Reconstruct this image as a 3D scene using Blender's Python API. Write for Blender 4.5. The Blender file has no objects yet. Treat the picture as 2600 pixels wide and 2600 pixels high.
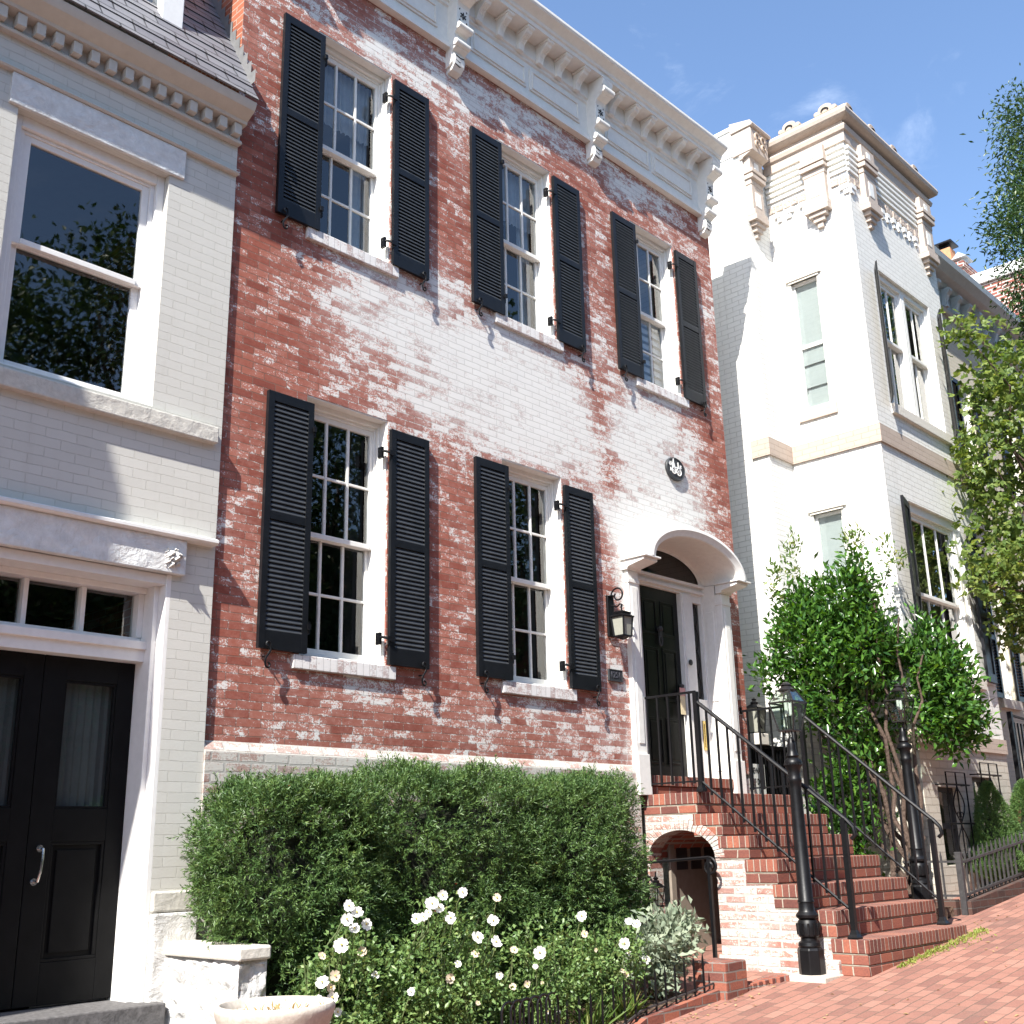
import bpy, bmesh, math, random
import numpy as np
from mathutils import Vector, noise as mnoise
random.seed(7); RNG = np.random.default_rng(11)
scene = bpy.context.scene
COL = scene.collection
PI = math.pi

# ------------------------------------------------------------------ materials
def new_mat(name):
    m = bpy.data.materials.new(name); m.use_nodes = True
    nt = m.node_tree; nt.nodes.clear()
    out = nt.nodes.new('ShaderNodeOutputMaterial')
    return m, nt, out
class NT:
    def __init__(s, nt): s.nt = nt
    def n(s, t, **kw):
        nd = s.nt.nodes.new(t)
        for k, v in kw.items(): setattr(nd, k, v)
        return nd
    def l(s, a, b): s.nt.links.new(a, b)
    def val(s, sock, v):
        if hasattr(v, 'default_value') or hasattr(v, 'is_output'): s.l(v, sock)
        else: sock.default_value = v
    def math(s, op, a, b=0.0, c=None, clamp=False):
        nd = s.n('ShaderNodeMath', operation=op); nd.use_clamp = clamp
        s.val(nd.inputs[0], a); s.val(nd.inputs[1], b)
        if c is not None: s.val(nd.inputs[2], c)
        return nd.outputs[0]
    def noise(s, vec, scale, detail=4, rough=.55, dist=0):
        nd = s.n('ShaderNodeTexNoise'); nd.inputs['Scale'].default_value = scale
        nd.inputs['Detail'].default_value = detail; nd.inputs['Roughness'].default_value = rough
        nd.inputs['Distortion'].default_value = dist
        if vec is not None: s.l(vec, nd.inputs['Vector'])
        return nd.outputs[0]
    def mix(s, f, a, b, blend='MIX'):
        nd = s.n('ShaderNodeMix', data_type='RGBA', blend_type=blend)
        s.val(nd.inputs[0], f)
        for i, v in ((6, a), (7, b)):
            if isinstance(v, tuple): nd.inputs[i].default_value = (*v[:3], 1)
            else: s.l(v, nd.inputs[i])
        return nd.outputs[2]
    def ramp(s, f, stops, interp='LINEAR'):
        nd = s.n('ShaderNodeValToRGB'); cr = nd.color_ramp; cr.interpolation = interp
        while len(cr.elements) < len(stops): cr.elements.new(.5)
        for e, (p, c) in zip(cr.elements, stops):
            e.position = p; e.color = (*c, 1) if isinstance(c, tuple) else (c, c, c, 1)
        s.l(f, nd.inputs[0]); return nd.outputs[0]
    def smooth(s, v, a, b):
        nd = s.n('ShaderNodeMapRange', interpolation_type='SMOOTHSTEP')
        s.val(nd.inputs[0], v); s.val(nd.inputs[1], a); s.val(nd.inputs[2], b)
        return nd.outputs[0]
    def bump(s, h, strength=.5, dist=.01):
        nd = s.n('ShaderNodeBump'); nd.inputs['Strength'].default_value = strength
        nd.inputs['Distance'].default_value = dist; s.l(h, nd.inputs['Height'])
        return nd.outputs[0]
    def pos(s): return s.n('ShaderNodeNewGeometry').outputs['Position']
    def wall_uv(s):
        g = s.n('ShaderNodeNewGeometry')
        p = s.n('ShaderNodeSeparateXYZ'); s.l(g.outputs['Position'], p.inputs[0])
        q = s.n('ShaderNodeSeparateXYZ'); s.l(g.outputs['True Normal'], q.inputs[0])
        fx = s.math('GREATER_THAN', s.math('ABSOLUTE', q.outputs[0]), .6)
        fz = s.math('GREATER_THAN', s.math('ABSOLUTE', q.outputs[2]), .7)
        u = s.n('ShaderNodeMix'); s.l(fx, u.inputs[0]); s.l(p.outputs[0], u.inputs[2]); s.l(p.outputs[1], u.inputs[3])
        v = s.n('ShaderNodeMix'); s.l(fz, v.inputs[0]); s.l(p.outputs[2], v.inputs[2]); s.l(p.outputs[1], v.inputs[3])
        c = s.n('ShaderNodeCombineXYZ'); s.l(u.outputs[0], c.inputs[0]); s.l(v.outputs[0], c.inputs[1])
        return c.outputs[0]
    def bsdf(s, out, color, rough=.7, normal=None, spec=.5, metallic=0):
        b = s.n('ShaderNodeBsdfPrincipled')
        if isinstance(color, tuple): b.inputs['Base Color'].default_value = (*color, 1)
        else: s.l(color, b.inputs['Base Color'])
        s.val(b.inputs['Roughness'], rough); b.inputs['Specular IOR Level'].default_value = spec
        b.inputs['Metallic'].default_value = metallic
        if normal is not None: s.l(normal, b.inputs['Normal'])
        if out is not None: s.l(b.outputs[0], out.inputs[0])
        return b

def paint(name, col, rough=.5, var=.08, bumpd=.002, scale=14, spec=.4, dirt=0.0, dirtcol=(.25, .22, .17)):
    m, nt, out = new_mat(name); k = NT(nt); p = k.pos()
    f = k.noise(p, scale, 5, .6)
    lo = tuple(c * (1 - var) for c in col); hi = tuple(min(1, c * (1 + var)) for c in col)
    c = k.ramp(f, [(.3, lo), (.7, hi)])
    if dirt > 0:
        d = k.smooth(k.noise(p, 3.1, 7, .7), .55, .8)
        c = k.mix(k.math('MULTIPLY', d, dirt), c, dirtcol)
    k.bsdf(out, c, rough, k.bump(k.noise(p, scale * 6, 4, .6), .35, bumpd), spec)
    return m

def brick(name, stops, mortar, bw=.205, bh=.061, ms=.006, offset=.5, level=None, attr=None, paintcol=(.74, .74, .73),
          haze=(.50, .33, .30), bumpd=.006, rough=.85, grain=1.0, stain=0.0, streak=0.0):
    m, nt, out = new_mat(name); k = NT(nt)
    uv = k.wall_uv()
    wob = k.n('ShaderNodeTexNoise'); wob.inputs['Scale'].default_value = 6; wob.inputs['Detail'].default_value = 2; k.l(uv, wob.inputs['Vector'])
    wsub = k.n('ShaderNodeVectorMath', operation='SUBTRACT'); k.l(wob.outputs[1], wsub.inputs[0]); wsub.inputs[1].default_value = (.5, .5, .5)
    wsc = k.n('ShaderNodeVectorMath', operation='SCALE'); k.l(wsub.outputs[0], wsc.inputs[0]); wsc.inputs['Scale'].default_value = min(bw, bh) * .22
    wadd = k.n('ShaderNodeVectorMath', operation='ADD'); k.l(uv, wadd.inputs[0]); k.l(wsc.outputs[0], wadd.inputs[1])
    t = k.n('ShaderNodeTexBrick'); k.l(wadd.outputs[0], t.inputs['Vector'])
    t.offset = offset; t.inputs['Scale'].default_value = 1
    t.inputs['Color1'].default_value = (0, 0, 0, 1); t.inputs['Color2'].default_value = (1, 1, 1, 1)
    t.inputs['Mortar'].default_value = (.5, .5, .5, 1)
    t.inputs['Mortar Size'].default_value = ms; t.inputs['Mortar Smooth'].default_value = .25
    t.inputs['Brick Width'].default_value = bw; t.inputs['Row Height'].default_value = bh
    rb = k.n('ShaderNodeRGBToBW'); k.l(t.outputs[0], rb.inputs[0]); rnd = rb.outputs[0]
    fine = k.noise(uv, 60, 5, .65)
    med = k.noise(uv, 7, 4, .6)
    tone = k.math('ADD', k.math('MULTIPLY', rnd, .60), k.math('MULTIPLY', k.math('SUBTRACT', fine, .36), .55 * grain))
    tone = k.math('ADD', tone, k.math('MULTIPLY', k.math('SUBTRACT', med, .5), .35))
    c = k.ramp(tone, stops)
    mc = k.mix(k.noise(uv, 33, 3, .6), tuple(x * .7 for x in mortar), tuple(min(1, x * 1.25) for x in mortar))
    c = k.mix(t.outputs['Fac'], c, mc)
    h = k.math('ADD', k.math('MULTIPLY', t.outputs['Fac'], -1.0), k.math('MULTIPLY', fine, .35))
    if attr or level is not None:
        if attr:
            a = k.n('ShaderNodeAttribute'); a.attribute_name = attr; P = a.outputs['Fac']
        else:
            v = k.n('ShaderNodeValue'); v.outputs[0].default_value = level; P = v.outputs[0]
        st = k.n('ShaderNodeVectorMath', operation='MULTIPLY'); k.l(uv, st.inputs[0]); st.inputs[1].default_value = (.62, 1, 1)
        big = k.noise(uv, 1.7, 7, .66, .5)
        n1 = k.noise(st.outputs[0], 22, 9, .74, .4)
        n2 = k.noise(uv, 75, 4, .65)
        Pv = k.math('ADD', P, k.math('MULTIPLY', k.math('SUBTRACT', big, .5), 1.15))
        Pv = k.math('MAXIMUM', Pv, .0)
        tt = k.math('ADD', k.math('MULTIPLY', n1, .48), k.math('MULTIPLY', n2, .34))
        tt = k.math('ADD', tt, k.math('MULTIPLY', rnd, .12))
        tt = k.math('ADD', tt, k.math('MULTIPLY', t.outputs['Fac'], .035))
        thr = k.math('SUBTRACT', .575, k.math('MULTIPLY', Pv, .165))
        fl = k.math('MULTIPLY', k.smooth(k.math('SUBTRACT', tt, thr), -.010, .014), .92)
        hv = k.math('ADD', Pv, k.math('MULTIPLY', k.math('SUBTRACT', rnd, .5), .35))
        hv = k.math('ADD', hv, k.math('MULTIPLY', k.math('SUBTRACT', n1, .5), 1.1))
        hz = k.math('MULTIPLY', k.smooth(hv, -.10, 1.0), .80)
        hc = k.mix(k.smooth(Pv, .35, 1.0), haze, tuple(x * .9 for x in paintcol))
        hz = k.math('MULTIPLY', hz, k.math('SUBTRACT', 1.0, k.math('MULTIPLY', t.outputs['Fac'], .55)))
        c = k.mix(hz, c, hc)
        pc = k.mix(k.noise(uv, 3.3, 4, .6), tuple(x * .88 for x in paintcol), paintcol)
        pc = k.mix(k.math('MULTIPLY', t.outputs['Fac'], .40), pc, tuple(x * .45 for x in paintcol))
        c = k.mix(fl, c, pc)
        h = k.math('ADD', h, k.math('MULTIPLY', fl, .25))
    if streak:
        sv = k.n('ShaderNodeVectorMath', operation='MULTIPLY'); k.l(uv, sv.inputs[0]); sv.inputs[1].default_value = (4.0, .45, 1)
        c = k.mix(k.math('MULTIPLY', k.smooth(k.noise(sv.outputs[0], 1.6, 7, .66, .3), .52, .75), streak), c, (.36, .33, .28))
        c = k.mix(k.math('MULTIPLY', k.smooth(k.noise(uv, 5.5, 6, .7), .60, .72), streak), c, (.42, .40, .35))
    if stain: c = k.mix(k.math('MULTIPLY', k.smooth(k.noise(uv, .9, 8, .68, .5), .48, .72), stain), c, (.13, .10, .085))
    k.bsdf(out, c, rough, k.bump(h, .75, bumpd), .25)
    return m

def glossy_black(name, col=(.012, .013, .016), rough=.32, var=.25, spec=.5):
    m, nt, out = new_mat(name); k = NT(nt); p = k.pos()
    f = k.noise(p, 9, 6, .65)
    c = k.ramp(f, [(.3, tuple(x * (1 - var) for x in col)), (.75, tuple(x * (1 + var) for x in col))])
    k.bsdf(out, c, k.math('ADD', k.math('MULTIPLY', k.noise(p, 21, 4), .25), rough - .1), k.bump(k.noise(p, 50, 4), .3, .0015), spec)
    return m

def glass_mat(name, tint=(.8, .85, .85), refl=1.0, wave=.0012):
    m, nt, out = new_mat(name); k = NT(nt); p = k.pos()
    nb = k.bump(k.noise(p, 2.4, 2, .5), .4, wave)
    ge = k.n('ShaderNodeNewGeometry'); dt = k.n('ShaderNodeVectorMath', operation='DOT_PRODUCT'); k.l(ge.outputs['True Normal'], dt.inputs[0]); k.l(ge.outputs['Incoming'], dt.inputs[1])
    fr = k.math('ADD', .045, k.math('MULTIPLY', .955, k.math('POWER', k.math('SUBTRACT', 1.0, k.math('ABSOLUTE', dt.outputs['Value'])), 5.0)))
    tr = k.n('ShaderNodeBsdfTransparent'); tr.inputs[0].default_value = (*tint, 1)
    gl = k.n('ShaderNodeBsdfGlossy'); gl.inputs['Roughness'].default_value = .015; k.l(nb, gl.inputs['Normal'])
    mx = k.n('ShaderNodeMixShader'); k.l(k.math('MULTIPLY', fr, 2.7 * refl, clamp=True), mx.inputs[0])
    k.l(tr.outputs[0], mx.inputs[1]); k.l(gl.outputs[0], mx.inputs[2]); k.l(mx.outputs[0], out.inputs[0])
    return m

def leaf_mat(name, stops, rough=.45, trans=.3, spec=.4, cs=3.0, cw=.4):
    m, nt, out = new_mat(name); k = NT(nt)
    g = k.n('ShaderNodeNewGeometry')
    cl = k.noise(g.outputs['Position'], cs, 3, .6)
    f = k.math('ADD', k.math('MULTIPLY', g.outputs['Random Per Island'], 1.08 - cw), k.math('MULTIPLY', cl, cw))
    c = k.ramp(f, stops)
    b = k.bsdf(None, c, rough, None, spec)
    t = k.n('ShaderNodeBsdfTranslucent'); hs = k.n('ShaderNodeHueSaturation'); hs.inputs['Hue'].default_value = .485
    hs.inputs['Saturation'].default_value = 1.15; hs.inputs['Value'].default_value = 1.5; k.l(c, hs.inputs['Color']); k.l(hs.outputs[0], t.inputs[0])
    mx = k.n('ShaderNodeMixShader'); mx.inputs[0].default_value = trans
    k.l(b.outputs[0], mx.inputs[1]); k.l(t.outputs[0], mx.inputs[2]); k.l(mx.outputs[0], out.inputs[0])
    return m

def stone(name, col, bumpd=.03, scale=9, var=.12, rough=.8, crack=.4):
    m, nt, out = new_mat(name); k = NT(nt); p = k.pos()
    a = k.noise(p, scale, 8, .68, .4)
    v = k.n('ShaderNodeTexVoronoi'); v.inputs['Scale'].default_value = scale * .9; k.l(p, v.inputs['Vector'])
    h = k.math('ADD', a, k.math('MULTIPLY', v.outputs[0], crack))
    c = k.ramp(k.noise(p, scale * 2.3, 5, .6), [(.3, tuple(x * (1 - var) for x in col)), (.7, tuple(min(.9, x * (1 + var)) for x in col))])
    k.bsdf(out, c, rough, k.bump(h, .9, bumpd), .2)
    return m

REDST = [(0, (.205, .056, .040)), (.30, (.285, .084, .056)), (.60, (.345, .112, .074)), (.85, (.405, .145, .100)), (1, (.35, .17, .13))]
M = {}
M['facade'] = brick('weathered_red_brick', REDST, (.20, .105, .08), .205, .0612, .0042, attr='paintwear', paintcol=(.75, .745, .715), haze=(.55, .335, .285), bumpd=.004)
M['redside'] = brick('orange_red_brick', [(0, (.26, .075, .04)), (.5, (.36, .12, .065)), (1, (.42, .17, .10))], (.42, .30, .24), .205, .0612, .006)
M['basewall'] = brick('limewashed_base_brick', REDST, (.36, .33, .30), .21, .071, .010, level=.72, paintcol=(.60, .57, .52), haze=(.47, .39, .345))
M['stairwash'] = brick('whitewashed_stair_brick', [(0, (.18, .055, .04)), (.5, (.30, .095, .06)), (1, (.42, .16, .10))], (.60, .56, .50), .215, .072, .013, level=.60, paintcol=(.60, .565, .52), haze=(.50, .34, .29), bumpd=.014)
M['darkbrick'] = brick('unwashed_arch_brick', REDST, (.30, .27, .24), .2, .07, .010)  # plain red brick of the vault, without whitewash
STEPST = [(0, (.10, .042, .036)), (.30, (.175, .065, .050)), (.65, (.28, .10, .066)), (.9, (.40, .15, .085)), (1, (.45, .24, .17))]
M['rowlock'] = brick('rowlock_step_brick', STEPST, (.37, .32, .26), .066, 50, .0055, 0, bumpd=.012, grain=1.4)
M['stretcher'] = brick('stretcher_step_brick', STEPST, (.37, .32, .26), .205, 50, .007, 0, bumpd=.012, grain=1.4)
M['stepmortar'] = paint('lime_mortar', (.30, .27, .22), .9, .2, .006, 30)
M['pavers'] = brick('sidewalk_paver_brick', [(0, (.17, .085, .07)), (.3, (.26, .125, .095)), (.62, (.32, .16, .12)), (.84, (.355, .19, .145)), (.92, (.25, .18, .165)), (1, (.21, .175, .17))], (.165, .11, .085), .205, .102, .0050, bumpd=.008, grain=1.3, stain=.30)
M['graybrick'] = brick('gray_painted_brick', [(0, (.55, .54, .495)), (1, (.60, .59, .545))], (.52, .51, .465), .205, .0665, .0030, streak=.16, bumpd=.005, rough=.6, grain=.5)
M['whitebrick'] = brick('white_painted_brick', [(0, (.72, .71, .67)), (1, (.77, .76, .72))], (.60, .59, .55), .205, .070, .0055, bumpd=.008, rough=.6, grain=.5, streak=.22)
M['tanbrick'] = brick('tan_painted_brick_trim', [(0, (.44, .36, .30)), (1, (.48, .40, .335))], (.40, .325, .27), .205, .070, .005, bumpd=.006, rough=.65, grain=.6)
M['basebrick'] = brick('rough_painted_basement_brick', [(0, (.50, .46, .39)), (1, (.58, .54, .46))], (.46, .42, .35), .22, .085, .009, bumpd=.014, rough=.7)
M['beigebrick'] = brick('beige_painted_brick', [(0, (.56, .52, .42)), (1, (.61, .57, .47))], (.52, .48, .39), .205, .070, .005, bumpd=.005, rough=.65, grain=.5)
M['farbrick'] = brick('far_red_brick', [(0, (.15, .06, .05)), (.5, (.27, .09, .065)), (1, (.36, .15, .11))], (.58, .50, .44), .26, .088, .016)
M['darkkerb'] = brick('dark_kerb_brick', [(0, (.05, .03, .026)), (1, (.12, .06, .045))], (.10, .085, .075), .2, .07, .007, bumpd=.012, grain=1.3)  # darker, browner brick than the other kerbs
M['curbbrick'] = brick('curb_brick', STEPST, (.20, .17, .15), .2, .07, .007, bumpd=.012, grain=1.3)
M['white'] = paint('white_trim_paint', (.76, .75, .71), .45, .05, .0012, 20, dirt=.12)
M['cream'] = paint('cream_cornice_paint', (.75, .735, .69), .5, .05, .0015, 16, dirt=.15)
M['sill'] = brick('chipped_white_sill_brick', [(0, (.20, .07, .05)), (1, (.34, .13, .09))], (.32, .27, .24), .064, 50, .004, 0, level=.80, paintcol=(.76, .75, .73), haze=(.55, .42, .39), bumpd=.006)
M['graytrim'] = paint('gray_trim_paint', (.54, .52, .47), .5, .05, .002, 15, dirt=.1)
M['graywood'] = paint('white_window_wood', (.76, .75, .73), .4, .04, .001, 20)
M['stonepaint'] = stone('painted_rockface_stone', (.70, .71, .70), .035, 7)
M['stonesill'] = stone('painted_stone_sill', (.53, .51, .46), .012, 11)
M['rubble'] = stone('white_rockface_rubble', (.66, .65, .63), .06, 8)
M['coping'] = stone('smooth_limestone_coping', (.62, .585, .52), .004, 30, .05)
M['darkstone'] = stone('dark_door_step_stone', (.12, .115, .115), .008, 14, .3)
M['black'] = glossy_black('black_shutter_paint', (.0075, .0085, .0105), .36, spec=.3)
M['slat'] = glossy_black('lit_louver_paint', (.040, .043, .047), .40, spec=.4)  # lighter than the frame paint: sky glare on the slats put into the color
M['iron'] = glossy_black('black_wrought_iron', (.0055, .0055, .0065), .38, spec=.28)
M['oldiron'] = paint('weathered_iron', (.045, .043, .044), .55, .3, .002, 25)
M['doorblack'] = glossy_black('black_door_paint', (.006, .006, .006), .30, spec=.25)
M['charcoal'] = glossy_black('charcoal_door_paint', (.006, .006, .0063), .55, spec=.12)
M['doorcurtain'] = paint('gray_door_curtain', (.11, .125, .125), .9, .08)
M['slate'] = brick('gray_roof_slate', [(0, (.13, .125, .14)), (.5, (.18, .18, .195)), (1, (.22, .21, .22))], (.03, .03, .032), .26, .17, .007, rough=.5, bumpd=.01)
M['flash'] = paint('lead_flashing', (.17, .17, .17), .45, .15, .002, 12)
M['glass'] = glass_mat('window_glass')
M['lampglass'] = glass_mat('lantern_glass', (.80, .88, .84), .9)
M['darkglass'] = glass_mat('dim_fanlight_glass', (.25, .24, .22), .5)
M['frost'] = paint('frosted_lamp_glass', (.30, .30, .255), .25, .06, .001, 30)
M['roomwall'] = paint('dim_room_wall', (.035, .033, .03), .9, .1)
M['curtain'] = paint('pale_curtain_cloth', (.55, .55, .56), .9, .08)
M['bluecurt'] = paint('gauze_valance', (.36, .37, .40), .9, .1)
M['shade'] = paint('white_roller_blind', (.42, .435, .425), .8, .04)
M['tandoor'] = paint('drab_basement_door_paint', (.26, .22, .18), .5, .1)
M['plainbrick'] = paint('plain_dull_brick', (.17, .075, .055), .9, .2)
M['brass'] = paint('brass', (.55, .40, .14), .25, .1); M['brass'].node_tree.nodes['Principled BSDF'].inputs['Metallic'].default_value = .9
M['chrome'] = paint('polished_steel', (.5, .5, .5), .2, .1); M['chrome'].node_tree.nodes['Principled BSDF'].inputs['Metallic'].default_value = .9
M['bronze'] = paint('dark_bronze', (.016, .014, .014), .4, .25)
M['copper'] = paint('aged_copper', (.20, .13, .10), .4, .25)
M['clay'] = paint('terracotta_flue', (.52, .24, .12), .8, .12)
M['greymetal'] = paint('galvanised_sheet', (.42, .44, .45), .5, .1)
M['zinc'] = paint('blue_gray_cornice_paint', (.46, .51, .54), .5, .08)
M['concrete'] = stone('concrete', (.50, .45, .39), .004, 22, .14)
M['soil'] = stone('mulch_soil', (.13, .085, .06), .05, 18, .5, .95, 1.2)
M['asphalt'] = stone('asphalt', (.05, .05, .05), .004, 60, .25)
M['ground'] = stone('ground_soil', (.16, .13, .10), .03, 3, .3)
M['kerb'] = stone('granite_kerb', (.35, .34, .33), .006, 40, .2)
M['bark'] = stone('bark', (.10, .07, .055), .02, 20, .4)
M['stem'] = paint('green_stem', (.10, .13, .05), .6, .3)
M['yew'] = leaf_mat('yew_needles', [(.05, (.020, .050, .018)), (.38, (.052, .108, .034)), (.72, (.115, .190, .052)), (1, (.24, .27, .07))], .42, .18, cs=7.0, cw=.75)
M['yewcore'] = paint('dark_foliage_core', (.022, .026, .014), .9, .4)  # near-black for the solid cores that block light inside the foliage
M['berry'] = paint('red_berry', (.45, .05, .03), .35, .1)
M['rose'] = leaf_mat('rose_leaves', [(.1, (.08, .15, .045)), (.5, (.14, .235, .075)), (.85, (.21, .30, .10)), (1, (.33, .31, .13))], .4, .32)
M['petal'] = leaf_mat('white_rose_petals', [(0, (.80, .78, .74)), (1, (.84, .82, .80))], .6, .3)
M['oldpetal'] = leaf_mat('faded_rose_petals', [(0, (.62, .50, .38)), (1, (.70, .60, .46))], .7, .3)
M['pollen'] = paint('yellow_stamens', (.60, .45, .10), .7, .1)
M['sage'] = leaf_mat('sage_leaves', [(.1, (.17, .22, .15)), (.6, (.26, .31, .22)), (1, (.34, .38, .27))], .7, .25)
M['strap'] = leaf_mat('strap_leaves', [(.1, (.05, .11, .02)), (.7, (.12, .19, .04)), (1, (.30, .28, .10))], .45, .3)
M['laurel'] = leaf_mat('glossy_laurel_leaves', [(.08, (.016, .050, .012)), (.42, (.038, .105, .020)), (.75, (.10, .22, .035)), (1, (.28, .38, .07))], .26, .30, .5, cs=3.2, cw=.6)
M['maple'] = leaf_mat('maple_leaves', [(.1, (.06, .11, .022)), (.5, (.12, .185, .042)), (.85, (.22, .27, .07)), (1, (.32, .30, .10))], .5, .40)
M['oak'] = leaf_mat('oak_leaves', [(.1, (.018, .045, .014)), (.5, (.034, .075, .020)), (.85, (.075, .12, .032)), (1, (.12, .16, .05))], .4, .22)
M['spruce'] = leaf_mat('spruce_needles', [(.1, (.045, .10, .028)), (.6, (.095, .18, .050)), (1, (.17, .26, .07))], .5, .18)
M['weed'] = leaf_mat('weed_leaves', [(.1, (.14, .19, .03)), (.7, (.25, .30, .06)), (1, (.36, .36, .10))], .6, .3)
M['dryleaf'] = leaf_mat('dry_leaves', [(.1, (.28, .18, .08)), (.6, (.38, .28, .13)), (1, (.45, .36, .2))], .8, .2)
M['paper'] = paint('paper_card', (.70, .60, .38), .8, .05)
M['pink'] = paint('pink_paper', (.60, .32, .30), .8, .05)
M['signwhite'] = paint('sign_white', (.62, .62, .58), .6, .05)
M['ink'] = paint('black_lettering', (.012, .012, .012), .5, .05)
M['letterwhite'] = paint('white_relief_paint', (.80, .80, .78), .5, .03)
M['plaque'] = glossy_black('dark_bronze_plaque', (.035, .038, .042), .5)
M['plaqueletter'] = paint('worn_bronze_lettering', (.055, .056, .07), .5, .1)
M['tile'] = stone('terracotta_relief_tile', (.50, .42, .36), .03, 26, .2)
M['tan'] = paint('tan_stone_paint', (.47, .395, .335), .7, .08, .004, 18, dirt=.15)
M['tancap'] = paint('weathered_tan_coping', (.45, .35, .27), .75, .14, .006, 9, dirt=.35, dirtcol=(.30, .24, .16))
M['shutterslate'] = glossy_black('dark_gray_shutter_paint', (.014, .015, .019), .42, spec=.3)

# ------------------------------------------------------------------ mesh builder
def wl(o):
    v = Vector((0, 0, 0))
    while o is not None: v += o.location; o = o.parent
    return v
class MB:
    def __init__(s): s.v = []; s.f = []; s.m = []; s.cur = 0
    def add(s, vs, fs):
        b = len(s.v); s.v += [tuple(p) for p in vs]
        for f in fs: s.f.append(tuple(b + i for i in f)); s.m.append(s.cur)
        return s
    def box(s, x0, x1, y0, y1, z0, z1):
        if x1 < x0: x0, x1 = x1, x0
        if y1 < y0: y0, y1 = y1, y0
        if z1 < z0: z0, z1 = z1, z0
        return s.add([(x0, y0, z0), (x1, y0, z0), (x1, y1, z0), (x0, y1, z0), (x0, y0, z1), (x1, y0, z1), (x1, y1, z1), (x0, y1, z1)],
                     [(0, 3, 2, 1), (4, 5, 6, 7), (0, 1, 5, 4), (1, 2, 6, 5), (2, 3, 7, 6), (3, 0, 4, 7)])
    def prism(s, pts, axis, a, b):
        """closed 2-D profile extruded along axis (x: pts=(y,z); y: pts=(x,z); z: pts=(x,y))"""
        n = len(pts)
        def P(p, t): return (t, p[0], p[1]) if axis == 'x' else ((p[0], t, p[1]) if axis == 'y' else (p[0], p[1], t))
        vs = [P(p, a) for p in pts] + [P(p, b) for p in pts]
        fs = [(i, (i + 1) % n, n + (i + 1) % n, n + i) for i in range(n)]
        return s.add(vs, fs + [tuple(range(n))[::-1], tuple(range(n, 2 * n))])
    def tube(s, path, r, n=8, cap=True):
        path = [Vector(p) for p in path]; rs = r if isinstance(r, (list, tuple)) else [r] * len(path)
        rings = []; prev = None
        for i, p in enumerate(path):
            d = (path[min(i + 1, len(path) - 1)] - path[max(i - 1, 0)])
            d = d.normalized() if d.length > 1e-9 else Vector((0, 0, 1))
            if prev is None:
                a = d.cross(Vector((0, 0, 1)));  a = d.cross(Vector((1, 0, 0))) if a.length < 1e-3 else a
            else: a = prev - d * prev.dot(d)
            a.normalize(); prev = a; b = d.cross(a)
            rings.append([p + (a * math.cos(2 * PI * j / n + PI / 4) + b * math.sin(2 * PI * j / n + PI / 4)) * rs[i] for j in range(n)])
        vs = [q for rg in rings for q in rg]
        fs = [(i * n + j, i * n + (j + 1) % n, (i + 1) * n + (j + 1) % n, (i + 1) * n + j) for i in range(len(path) - 1) for j in range(n)]
        if cap: fs += [tuple(range(n))[::-1], tuple(range((len(path) - 1) * n, len(path) * n))]
        return s.add(vs, fs)
    def lathe(s, prof, c, n=20, rot=0):
        vs = [(c[0] + r * math.cos(2 * PI * j / n + rot), c[1] + r * math.sin(2 * PI * j / n + rot), c[2] + z) for r, z in prof for j in range(n)]
        fs = [(i * n + j, i * n + (j + 1) % n, (i + 1) * n + (j + 1) % n, (i + 1) * n + j) for i in range(len(prof) - 1) for j in range(n)]
        fs += [tuple(range(n))[::-1], tuple(range((len(prof) - 1) * n, len(prof) * n))]
        return s.add(vs, fs)
    def sweep(s, prof, path, closed_prof=True):
        """profile (out, z) carried along an xy path with mitred corners; out is to the right-hand side normal"""
        n = len(prof); k = len(path); vs = []
        for i in range(k):
            p = Vector(path[i]).to_2d() if len(path[i]) > 2 else Vector(path[i])
            dirs = []
            if i > 0: dirs.append((p - Vector(path[i - 1])).normalized())
            if i < k - 1: dirs.append((Vector(path[i + 1]) - p).normalized())
            ns = [Vector((d.y, -d.x)) for d in dirs]
            m = ns[0] if len(ns) == 1 else (ns[0] + ns[1]) / max(.2, 1 + ns[0].dot(ns[1]))
            for o, z in prof: vs.append((p.x + m.x * o, p.y + m.y * o, z))
        fs = [(i * n + j, i * n + (j + 1) % n, (i + 1) * n + (j + 1) % n, (i + 1) * n + j) for i in range(k - 1) for j in range(n if closed_prof else n - 1)]
        fs += [tuple(range(n))[::-1], tuple(range((k - 1) * n, k * n))]
        return s.add(vs, fs)
    def build(s, name, mats, parent=None, origin=None, bevel=0, smooth=False, sharp=35):
        me = bpy.data.meshes.new(name)
        o0 = wl(parent) if parent is not None else Vector((0, 0, 0))
        org = Vector(origin) if origin is not None else (Vector((0, 0, 0)) if parent is None else o0)
        me.from_pydata([(p[0] - org.x, p[1] - org.y, p[2] - org.z) for p in s.v], [], s.f)
        ms = mats if isinstance(mats, (list, tuple)) else [mats]
        for m in ms: me.materials.append(M[m] if isinstance(m, str) else m)
        if len(ms) > 1:
            for p, i in zip(me.polygons, s.m): p.material_index = i
        bm = bmesh.new(); bm.from_mesh(me); bmesh.ops.recalc_face_normals(bm, faces=bm.faces); bm.to_mesh(me); bm.free()
        if smooth:
            me.polygons.foreach_set('use_smooth', [True] * len(me.polygons))
            me.set_sharp_from_angle(angle=math.radians(sharp))
        o = bpy.data.objects.new(name, me); COL.objects.link(o)
        if parent is not None: o.parent = parent; o.location = org - o0
        else: o.location = org
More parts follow.
